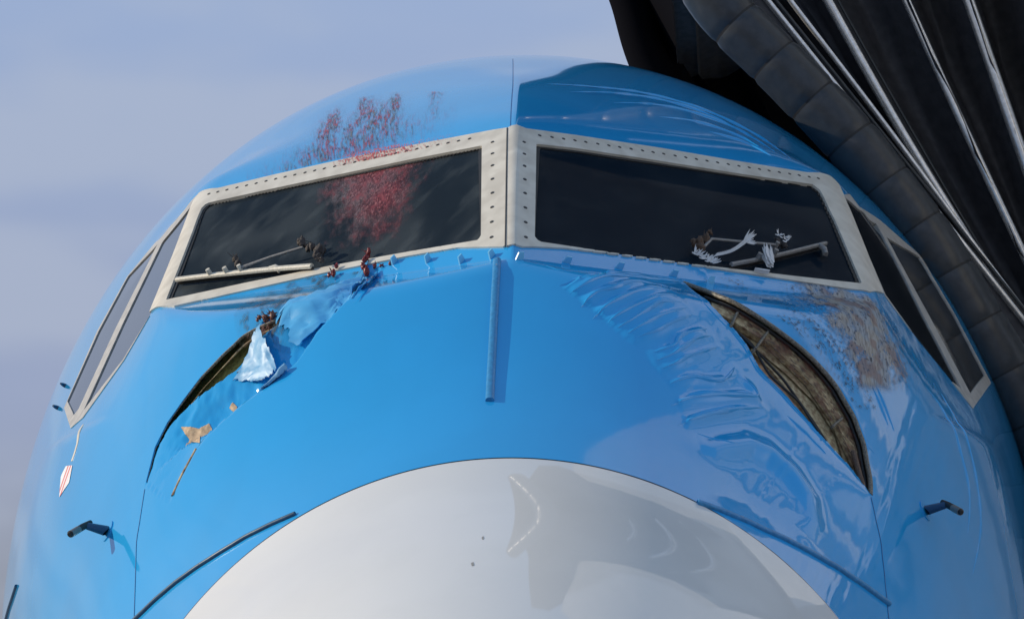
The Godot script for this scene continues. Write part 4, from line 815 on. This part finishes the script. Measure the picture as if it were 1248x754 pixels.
	m = stain(400, 400, 0.5, func(x, y):
		var e: float = pow((x - 0.52) / 0.33, 2) + pow((y - 0.42) / 0.32, 2)
		e = minf(e, pow((x - 0.22) / 0.13, 2) + pow((y - 0.20) / 0.13, 2))
		e = minf(e, pow((x - 0.70) / 0.17, 2) + pow((y - 0.66) / 0.15, 2))
		var edge: float = inside(res, Vector2(rb.position.x + x * rb.size.x, rb.position.y + (1.0 - y) * rb.size.y))
		var b := smoothstep(1.25, 0.2, e + 0.8 * nz(x, y, 110) + 0.4 * fz(x, y, 330)) * smoothstep(0.0, 0.03, edge)
		var dir: float = x * 0.8 - y * 0.6; var acr: float = x * 0.6 + y * 0.8
		var streak := fz(acr * 0.4, dir * 1.8, 640)
		var c := Color(0.58, 0.62, 0.64).lerp(Color(0.67, 0.63, 0.56), smoothstep(-0.2, 0.2, nz(x, y, 150)))
		c = c.lerp(Color(0.30, 0.26, 0.26), smoothstep(0.10, 0.42, streak) * 0.42)
		c = c.lerp(Color(0.74, 0.73, 0.70), smoothstep(-0.12, -0.34, streak) * 0.6)
		c = c.lerp(Color(0.46, 0.25, 0.18), smoothstep(0.05, 0.35, nz(x + 4.0, y, 120)) * 0.4)
		var sp := smoothstep(0.24, 0.34, fz(x, y, 620)) * smoothstep(3.5, 1.0, e) * smoothstep(0.0, 0.03, edge)
		if sp > b: c = Color(0.20, 0.17, 0.17)
		return Color(c.r, c.g, c.b, maxf(b * 0.78, sp * 0.45)))
	put("residue_smear", panel(p, 0.002, 0.0, 0.008, [], true), m, a)
	# grime along the left tear and fold
	p = [Vector2(-.5051, 2.151), Vector2(-.4709, 2.1285), Vector2(-.4364, 2.1063), Vector2(-.4017, 2.0843), Vector2(-.363, 2.0511), Vector2(-.3241, 2.0185), Vector2(-.2851, 1.9864), Vector2(-.2645, 1.894), Vector2(-.2922, 1.7327), Vector2(-.3307, 1.7082), Vector2(-.3707, 1.6899), Vector2(-.4056, 1.6989), Vector2(-.4407, 1.7107), Vector2(-.476, 1.7254), Vector2(-.5163, 1.7666), Vector2(-.5565, 1.8138), Vector2(-.5512, 1.8568), Vector2(-.5469, 1.9067), Vector2(-.5255, 2.0188)]
	m = stain(320, 256, 0.6, func(x, y):
		var e := smoothstep(0.5, 0.25, absf(y - 0.45 - 0.25 * (0.5 - x))) * smoothstep(0.0, 0.2, x) * smoothstep(1.0, 0.8, x)
		var st := smoothstep(0.16, 0.26, absf(fz(x * 1.6 + y * 2.0, y * 0.4 - x * 0.5, 300))) * smoothstep(-0.1, 0.3, nz(x, y, 130))
		var c := Color(0.24, 0.25, 0.22).lerp(Color(0.36, 0.15, 0.10), smoothstep(0.1, 0.3, nz(x, y, 260)))
		return Color(c.r, c.g, c.b, e * (0.62 * st + 0.10)))
	put("grime_smear", panel(p, 0.002, 0.0, 0.008, [], true), m, a)
	# specks round the open tear
	p = [Vector2(.3559, 2.0242), Vector2(.4004, 2.0163), Vector2(.4412, 1.9681), Vector2(.4683, 1.8563), Vector2(.5034, 1.8443), Vector2(.5405, 1.8527), Vector2(.5745, 1.8546), Vector2(.6091, 1.8592), Vector2(.6445, 1.867), Vector2(.6761, 1.8539), Vector2(.7085, 1.8426), Vector2(.7418, 1.8332), Vector2(.783, 1.9144), Vector2(.7517, 1.9251), Vector2(.7214, 1.9378), Vector2(.6919, 1.9526), Vector2(.6475, 1.9391), Vector2(.6045, 1.9313), Vector2(.5635, 1.9368), Vector2(.5234, 1.9868), Vector2(.4869, 2.0923), Vector2(.4418, 2.1096), Vector2(.3991, 2.0664)]
	m = stain(320, 320, 0.6, func(x, y):
		var sp := smoothstep(0.22, 0.32, fz(x, y, 800)) * smoothstep(-0.2, 0.2, nz(x, y, 140))
		return Color(0.16, 0.15, 0.14, sp * 0.7))
	put("grime_smear", panel(p, 0.002, 0.0, 0.01, [], true), m, a)

func gear(a: Node3D) -> void:
	var g := Node3D.new(); g.name = "nose_gear"; a.add_child(g)
	var s := Shape.new(); tube(s, [Vector3(0, -0.9, -4.2), Vector3(0, -1.7, -4.1), Vector3(0, -2.4, -4.05)], [0.09, 0.085, 0.06], 16); put("strut", s, M.metal, g)
	for x in [-0.22, 0.22]:
		var w := Shape.new(); var ring := []
		tube(w, [Vector3(x - 0.1, -2.4, -4.05), Vector3(x - 0.08, -2.4, -4.05), Vector3(x + 0.08, -2.4, -4.05), Vector3(x + 0.1, -2.4, -4.05)], [0.28, 0.345, 0.345, 0.28], 28); put("wheel", w, M.rubber, g)
	var ax := Shape.new(); tube(ax, [Vector3(-0.25, -2.4, -4.05), Vector3(0.25, -2.4, -4.05)], 0.04, 10); put("axle", ax, M.metal, g)

# ---------------------------------------------------------------- boarding canopy
const REAR := Vector3(0.25, 0, -2.5)   # from the front legs of the bows to the rear legs

func make_canopy() -> void:
	var c := thing("boarding_canopy", "black pleated folding boarding canopy with padded front bumper and white ribs", "canopy")
	var front := spline([Vector3(.0192, 3.7013, -3.95), Vector3(.1511, 3.3403, -3.95), Vector3(.3067, 2.9718, -3.95), Vector3(.4831, 2.6239, -3.95), Vector3(.6219, 2.3718, -3.95), Vector3(.8113, 2.1629, -3.95), Vector3(1.0035, 1.9484, -3.95), Vector3(1.1529, 1.7473, -3.95), Vector3(1.2711, 1.5719, -3.95), Vector3(1.403, 1.3315, -3.95), Vector3(1.5283, 1.0969, -3.95), Vector3(1.6382, .838, -3.95), Vector3(1.711, .5658, -3.95), Vector3(1.7449, .2737, -3.95)], 0.02)
	var back := spline([Vector3(.1639, 3.9262, -6.4), Vector3(.3017, 3.6132, -6.4), Vector3(.3914, 3.4002, -6.4), Vector3(.4657, 3.189, -6.4), Vector3(.5561, 2.8775, -6.4), Vector3(.7874, 2.4349, -6.4), Vector3(1.0994, 1.9556, -6.4), Vector3(1.3735, 1.5929, -6.4)], 0.03)
	# padded roll, sewn off in lengths
	var cuts := [0]
	var run := 0.0
	for k in range(1, front.size()):
		run += (front[k] - front[k - 1]).length()
		if run > 0.165: cuts.append(k); run = 0.0
	cuts.append(front.size() - 1)
	for k in cuts.size() - 1:
		var seg := front.slice(cuts[k], cuts[k + 1] + 1)
		if seg.size() < 3: continue
		var rr := []
		for j in seg.size():
			var t := float(j) / (seg.size() - 1); var e := minf(t, 1 - t)
			rr.append(0.089 * (0.945 + 0.055 * smoothstep(0.0, 0.06, e)) * (1 + 0.006 * sin(k * 2.1 + j * 0.7)))
		var s := Shape.new(); tube(s, seg, rr, 22); var sg := put("bumper_pad", s, M.pad, c)
		if k > 0:
			var st := Shape.new(); var d: Vector3 = (seg[1] - seg[0]).normalized()
			tube(st, [seg[0] - d * 0.004, seg[0] + d * 0.004], 0.0852, 22); put("strap", st, M.rubber, sg)
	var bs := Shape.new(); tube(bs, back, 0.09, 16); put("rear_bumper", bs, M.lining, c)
	# white ribs of the front side, fanned from a low hinge
	var ribs := [
		[[Vector3(.4353, 2.8916, -4.05), Vector3(.6255, 2.6374, -4.05), Vector3(.7925, 2.4088, -4.05), Vector3(1.2052, 1.8522, -4.05), Vector3(1.4434, 1.53, -4.05), Vector3(1.6582, 1.2369, -4.05), Vector3(1.8599, .9587, -4.05)], 0.011], [[Vector3(.4647, 2.8913, -4.05), Vector3(.6547, 2.6371, -4.05), Vector3(.8216, 2.4086, -4.05), Vector3(1.2313, 1.8547, -4.05), Vector3(1.4597, 1.5483, -4.05), Vector3(1.6718, 1.2549, -4.05), Vector3(1.8656, .9714, -4.05)], 0.005], [[Vector3(.5244, 2.8948, -4.06), Vector3(.7063, 2.6403, -4.06), Vector3(.8678, 2.4115, -4.06), Vector3(1.1599, 1.9947, -4.06), Vector3(1.4523, 1.5661, -4.06), Vector3(1.6978, 1.2122, -4.06), Vector3(1.8773, .9468, -4.06)], 0.009],
		[[Vector3(.7284, 2.9379, -4.08), Vector3(.869, 2.663, -4.08), Vector3(.9924, 2.417, -4.08), Vector3(1.2127, 1.9833, -4.08), Vector3(1.4367, 1.5833, -4.08), Vector3(1.699, 1.1295, -4.08), Vector3(1.8864, .8213, -4.08)], 0.015], [[Vector3(.7869, 2.9539, -4.12), Vector3(.9147, 2.683, -4.12), Vector3(1.0332, 2.4299, -4.12), Vector3(1.2373, 2.029, -4.12), Vector3(1.4474, 1.631, -4.12), Vector3(1.7341, 1.1082, -4.12), Vector3(1.9071, .7985, -4.12)], 0.004],
		[[Vector3(1.0388, 2.9658, -4.12), Vector3(1.1487, 2.695, -4.12), Vector3(1.2545, 2.428, -4.12), Vector3(1.4211, 2.0085, -4.12), Vector3(1.5824, 1.6168, -4.12), Vector3(1.7868, 1.1339, -4.12), Vector3(1.9282, .8112, -4.12)], 0.013], [[Vector3(1.3068, 2.9942, -4.16), Vector3(1.3856, 2.7163, -4.16), Vector3(1.4659, 2.4394, -4.16), Vector3(1.5405, 2.1831, -4.16), Vector3(1.6141, 1.9301, -4.16), Vector3(1.8266, 1.1909, -4.16), Vector3(1.9491, .7882, -4.16)], 0.018],
		[[Vector3(1.5643, 3.0229, -4.2), Vector3(1.6252, 2.7348, -4.2), Vector3(1.6825, 2.4508, -4.2), Vector3(1.739, 2.1709, -4.2), Vector3(1.8986, 1.3547, -4.2), Vector3(1.9716, .7907, -4.2)], 0.014]]
	var paths := []
	for r in ribs:
		var path := spline(r[0], 0.05)
		var ups := []
		for p in path: ups.append(Vector3(-0.65, 0.1, 0.75).normalized())
		var s := Shape.new(); bar(s, path, ups, r[1], maxf(0.008, r[1] * 0.9)); put("rib", s, M.slat if r[1] > 0.005 else M.pad, c)
		paths.append(r[0])
	# pleats between the ribs (front side, roof and rear side in one sheet each)
	var order := [0, 2, 3, 5, 6, 7]
	for k in order.size() - 1:
		var a := spline(paths[order[k]], 0.12); var b := spline(paths[order[k + 1]], 0.12)
		var n := 14
		var rows := []
		for j in n + 1:
			var t := float(j) / n
			var pa: Vector3 = a[int(t * (a.size() - 1))].lerp(a[mini(int(t * (a.size() - 1)) + 1, a.size() - 1)], fmod(t * (a.size() - 1), 1.0))
			var pb: Vector3 = b[int(t * (b.size() - 1))].lerp(b[mini(int(t * (b.size() - 1)) + 1, b.size() - 1)], fmod(t * (b.size() - 1), 1.0))
			var row := []
			for i in 13:
				var x := i / 12.0
				var depth := (0.16 * sin(PI * x) + 0.03 * sin(3 * PI * x + 0.6 * k)) * clampf((pa - pb).length() / 0.2, 0.1, 1.0)
				row.append(pa.lerp(pb, x) + Vector3(0, 0, -depth - 0.006) + Vector3(0.02 * fz(x, t, 200), 0, 0.02 * fz(t, x, 160)))
			rows.append(row)
		var s := Shape.new(); s.sheet(rows); put("pleat", s, M.fabric, c)
		var top := []; var rear := []
		for i in 13: top.append(rows[0][i])
		var far := []
		for i in 13: far.append(top[i] + REAR)
		var rf := Shape.new(); var mid := []
		for i in 13: mid.append(top[i].lerp(far[i], 0.5) + Vector3(0, 0.22, 0))
		rf.sheet([top, mid, far]); put("roof_pleat", rf, M.fabric, c)
		var rs := Shape.new(); var back_rows := []
		for row in rows:
			var o := []
			for p in row: o.append(p + REAR)
			back_rows.append(o)
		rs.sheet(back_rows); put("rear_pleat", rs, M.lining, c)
	# lining from the bumper bow back to the first rib, so that the hood is closed
	var lead := []; var first := spline(paths[0], 0.12)
	var ln := Shape.new()
	var rows := []
	for j in 15:
		var t := j / 14.0
		rows.append([back[int(t * (back.size() - 1))], first[int(t * (first.size() - 1))] + REAR])
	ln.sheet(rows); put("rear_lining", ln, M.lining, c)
	var rl := Shape.new()
	var f0: Vector3 = front[0]; var b0: Vector3 = back[0]; var q0: Vector3 = first[0]
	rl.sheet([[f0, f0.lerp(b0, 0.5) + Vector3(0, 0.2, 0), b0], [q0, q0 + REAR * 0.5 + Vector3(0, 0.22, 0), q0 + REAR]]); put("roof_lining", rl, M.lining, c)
	var ft := Shape.new()
	var fr := []
	for j in 15:
		var t := j / 14.0
		fr.append([front[int(t * 0.8 * (front.size() - 1))] + Vector3(0.04, 0, -0.06), first[int(t * (first.size() - 1))] + Vector3(0, 0, -0.01)])
	ft.sheet(fr); put("front_lining", ft, M.fabric, c)
	var vl := Shape.new()
	vl.quad(Vector3(0.1, 2.7, -4.12), Vector3(1.95, 2.75, -4.2), Vector3(1.9, 2.95, -4.2), Vector3(0.55, 4.5, -4.2)); vl.quad(Vector3(0.1, 2.7, -4.12), Vector3(0.55, 4.5, -4.2), Vector3(0.3, 4.5, -4.2), Vector3(0.05, 3.4, -4.12))
	put("reflection_panel", vl, M.lining, c)  # added unseen dark panel, its slanted edge shapes the radome reflection
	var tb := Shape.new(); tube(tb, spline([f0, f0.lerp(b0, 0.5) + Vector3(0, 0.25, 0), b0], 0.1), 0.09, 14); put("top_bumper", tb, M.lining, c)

# ---------------------------------------------------------------- the bridge cab the canopy hangs on
func make_bridge() -> void:
	var b := thing("boarding_bridge", "white boarding bridge cab behind the black pleated canopy", "bridge")
	var turn := Basis.from_euler(Vector3(0, -0.5, 0))
	var at := Transform3D(turn, Vector3(3.6, 1.75, -5.2))
	var s := Shape.new(); s.box(at, Vector3(3.4, 5.3, 3.2)); put("cab", s, M.panel_white, b)
	for k in 5:
		s = Shape.new(); s.box(at * Transform3D(Basis.IDENTITY, Vector3(-1.66 + k * 0.83, 0, 1.61)), Vector3(0.05, 5.3, 0.03)); put("wall_seam", s, M.metal, b)
	var wall := func(x: float, y: float, back: float) -> Vector3: return Vector3(x + 0.48 * back, y, -3.4 + (x - 1.2) * 0.54 - 0.88 * back)
	# added unseen white wall, shaped for the bright reflection on the radome
	s = Shape.new()
	s = Shape.new()
	for q in [[Vector2(1.6, 1.3), Vector2(3.6, 1.3), Vector2(3.6, 2.3), Vector2(1.6, 2.3)], [Vector2(1.6, 2.3), Vector2(3.6, 2.3), Vector2(3.6, 3.9), Vector2(1.6, 3.9)], [Vector2(0.62, 3.7), Vector2(1.6, 2.3), Vector2(1.6, 3.9), Vector2(0.62, 3.9)]]:
		s.quad(wall.call(q[0].x, q[0].y, 0.0), wall.call(q[1].x, q[1].y, 0.0), wall.call(q[2].x, q[2].y, 0.0), wall.call(q[3].x, q[3].y, 0.0))
		s.quad(wall.call(q[1].x, q[1].y, 0.3), wall.call(q[0].x, q[0].y, 0.3), wall.call(q[3].x, q[3].y, 0.3), wall.call(q[2].x, q[2].y, 0.3))
	var rimline := [Vector2(0.62, 3.9), Vector2(0.62, 3.7), Vector2(1.6, 2.3), Vector2(1.6, 1.3), Vector2(3.6, 1.3), Vector2(3.6, 3.9), Vector2(0.62, 3.9)]
	for k in 6:
		var a1: Vector2 = rimline[k]; var a2: Vector2 = rimline[k + 1]
		s.quad(wall.call(a1.x, a1.y, 0.3), wall.call(a2.x, a2.y, 0.3), wall.call(a2.x, a2.y, 0.0), wall.call(a1.x, a1.y, 0.0))
	put("reflector_wall", s, M.panel_white, b)
	for x in [1.92, 2.06, 2.6]:
		var low: float = 1.32 if x > 1.6 else 3.7 - (x - 0.62) * 1.43
		s = Shape.new(); tube(s, [wall.call(x, low + 0.03, -0.02), wall.call(x, 3.88, -0.02)], 0.028, 8); put("reflection_post", s, M.metal, b)  # added posts that put dark stripes into the reflected wall
	s = Shape.new(); s.box(at * Transform3D(Basis.IDENTITY, Vector3(0, -2.78, 0)), Vector3(3.6, 0.22, 3.4)); put("floor_slab", s, M.metal, b)
	for x in [-1.2, 1.2]:
		s = Shape.new(); var foot := at * Vector3(x, 0, 0); tube(s, [Vector3(foot.x, -2.75, foot.z), Vector3(foot.x, -1.0, foot.z)], 0.16, 14); put("column", s, M.metal, b)

# ---------------------------------------------------------------- what the strike left behind
func blade(s: Shape, root: Vector3, dir: Vector3, up: Vector3, long: float, wide: float, bend: float) -> void:
	var across := dir.cross(up).normalized()
	var rows := []
	for k in 6:
		var t := k / 5.0
		var c := root + dir * long * t + up * bend * t * t
		var w := wide * sin(PI * clampf(t * 0.85 + 0.12, 0, 1))
		rows.append([c - across * w + up * 0.0008, c + up * 0.0025, c + across * w])
	s.sheet(rows)

func lump(s: Shape, c: Vector3, size: float, k: int, squash := 1.0) -> void:
	var rows := []
	for j in 9:
		var row := []
		for i in 12:
			var a := TAU * i / 12; var e := PI * (j / 8.0) - PI / 2
			var d := Vector3(cos(a) * cos(e), sin(e) * squash, sin(a) * cos(e))
			row.append(c + d * size * (0.75 + 0.8 * fine.get_noise_3d(d.x * 22 + k * 9, d.y * 22, d.z * 22)))
		rows.append(row)
	s.sheet(rows, true)

func scrap(spots: Array, sizes: Array, lift: float, k: int, wisps: int) -> Shape:   # a few lumps run together, with thin wisps
	var s := Shape.new(); var n := skin_n(spots[0])
	for i in spots.size():
		for h in 4:
			lump(s, skin(spots[i], lift) + Vector3(rng.randf_range(-1, 1), rng.randf_range(-1, 1), rng.randf_range(-0.6, 0.6)) * sizes[i] * 0.7, sizes[i] * rng.randf_range(0.7, 1.2), k + i * 3 + h, rng.randf_range(0.5, 1.9))
	for w in wisps:
		var i := rng.randi() % spots.size()
		blade(s, skin(spots[i], lift), Vector3(rng.randf_range(-1, 1), rng.randf_range(-0.5, 1), rng.randf_range(-0.4, 0.2)).normalized(), n, sizes[i] * rng.randf_range(1.2, 2.6), 0.0011, rng.randf_range(-0.006, 0.008))
	return s

func make_remains() -> void:
	# white tuft hung on the right wiper
	var q := Vector2(.4895, 2.2036)
	var s := Shape.new(); var n := skin_n(q); var p := skin(q, 0.02)
	for k in 34:
		var d := Vector3(-0.28 + rng.randf_range(-0.10, 0.10), 0.9, -0.35).normalized()
		blade(s, p + Vector3(rng.randf_range(-0.008, 0.009), rng.randf_range(-0.012, 0.012), rng.randf_range(-0.006, 0.006)), d, n, rng.randf_range(0.022, 0.040), rng.randf_range(0.003, 0.005), rng.randf_range(-0.006, 0.008))
	tag(put("feather_tuft", s, M.feather, self), "white upright feather tuft hanging on the right wiper blade", "feather")
	q = Vector2(.493, 2.1762)
	s = Shape.new()
	for k in 9: blade(s, skin(q, 0.010 + 0.001 * k), Vector3(-0.9 + 0.03 * k, 0.01 * k, 0.1).normalized(), n, 0.034, 0.0022, 0.001)
	tag(put("feather_tuft", s, M.feather, self), "flat white feather lying on the sill below the upright tuft", "feather")
	# curved forked feather
	s = Shape.new()
	var quill := spline([skin(Vector2(.3816, 2.1131), 0.02), skin(Vector2(.4054, 2.1512), 0.022), skin(Vector2(.42, 2.1913), 0.026), skin(Vector2(.4354, 2.2535), 0.03)], 0.006)
	tube(s, quill, 0.0016, 6)
	for k in range(1, quill.size()):
		var f := float(k) / quill.size()
		for sg in [-1, 1]:
			blade(s, quill[k], Vector3(0.8, 0.45 + 0.35 * sg, -0.25).normalized(), n, 0.007 + 0.010 * f, 0.0016, 0.002)
	for k in 8: blade(s, quill[int(quill.size() * 0.75)], Vector3(0.5 + 0.1 * k, 0.9 - 0.2 * k, -0.2).normalized(), n, rng.randf_range(0.018, 0.030), 0.0018, 0.003)
	tag(put("feather", s, M.feather, self), "curved forked white feather across the foot of the right windshield", "feather")
	# debris at the wiper pivot, right
	tag(put("bird_remains", scrap([Vector2(.3438, 2.1261), Vector2(.3546, 2.157), Vector2(.3517, 2.1165), Vector2(.3643, 2.1987)], [0.009, 0.010, 0.008, 0.005], 0.022, 1, 9), M.brown, self), "brown and dark clump of remains on the right wiper pivot", "bird remains")
	s = Shape.new()
	for k in 46: blade(s, skin(Vector2(.3527, 2.0885) + Vector2(rng.randf_range(-0.012, 0.03), rng.randf_range(-0.004, 0.006)), 0.016), Vector3(rng.randf_range(-0.8, 0.8), rng.randf_range(-0.1, 0.6), 0.0).normalized(), n, rng.randf_range(0.008, 0.018), 0.0018, 0.002)
	tag(put("feather_tuft", s, M.feather, self), "ragged white down under the brown clump on the right wiper pivot", "feather")
	tag(put("bird_remains", scrap([Vector2(.4928, 2.3143), Vector2(.5028, 2.3149)], [0.007, 0.006], 0.02, 4, 6), M.dark_feather, self), "small dark tuft behind the white tuft on the right wiper", "bird remains")
	s = Shape.new()
	for k in 14: blade(s, skin(Vector2(.4952, 2.3218) + Vector2(rng.randf_range(-0.01, 0.014), rng.randf_range(-0.01, 0.01)), 0.03), Vector3(rng.randf_range(-1, 1), rng.randf_range(0, 0.6), 0.1).normalized(), n, 0.010, 0.0022, 0.001)
	tag(put("feather_tuft", s, M.feather, self), "two white specks of down on the small dark tuft", "feather")
	# left side
	tag(put("bird_remains", scrap([Vector2(-.4039, 2.2163), Vector2(-.3976, 2.189), Vector2(-.3922, 2.1709)], [0.007, 0.008, 0.006], 0.024, 7, 4), M.dark_feather, self), "black tuft sticking up on the left wiper arm", "bird remains")
	tag(put("bird_remains", scrap([Vector2(-.3811, 2.1577), Vector2(-.3708, 2.1343), Vector2(-.3743, 2.1124), Vector2(-.3712, 2.0868)], [0.007, 0.010, 0.009, 0.006], 0.024, 9, 5), M.dark_feather, self), "larger black clump at the foot of the left wiper arm", "bird remains")
	tag(put("bird_remains", scrap([Vector2(-.5347, 2.3033), Vector2(-.5294, 2.2749)], [0.006, 0.006], 0.022, 11, 4), M.dark_feather, self), "small black tuft at the middle of the left wiper blade", "bird remains")
	tag(put("bird_tissue", scrap([Vector2(-.281, 2.0476), Vector2(-.2862, 2.0219), Vector2(-.29, 1.9916), Vector2(-.2883, 1.9661)], [0.005, 0.006, 0.006, 0.005], 0.010, 13, 6), M.flesh, self), "red tissue standing at the top of the left tear", "bird remains")
	tag(put("bird_tissue", scrap([Vector2(-.2711, 1.9853), Vector2(-.2577, 1.9747), Vector2(-.2425, 1.9655)], [0.004, 0.003, 0.003], 0.004, 15, 5), M.flesh, self), "thin red strand along the sill right of the standing tissue", "bird remains")
	tag(put("bird_tissue", scrap([Vector2(-.3455, 2.0546), Vector2(-.3575, 2.0392), Vector2(-.3652, 2.0333)], [0.004, 0.005, 0.004], 0.010, 17, 5), M.flesh, self), "small red scrap on the sill left of the tear tip", "bird remains")
	tag(put("bird_tissue", scrap([Vector2(-.4979, 1.8205), Vector2(-.484, 1.8131), Vector2(-.4701, 1.8064)], [0.005, 0.006, 0.005], 0.008, 19, 24), M.brown_red, self), "red brown scrap with hairs at the left tear", "bird remains")
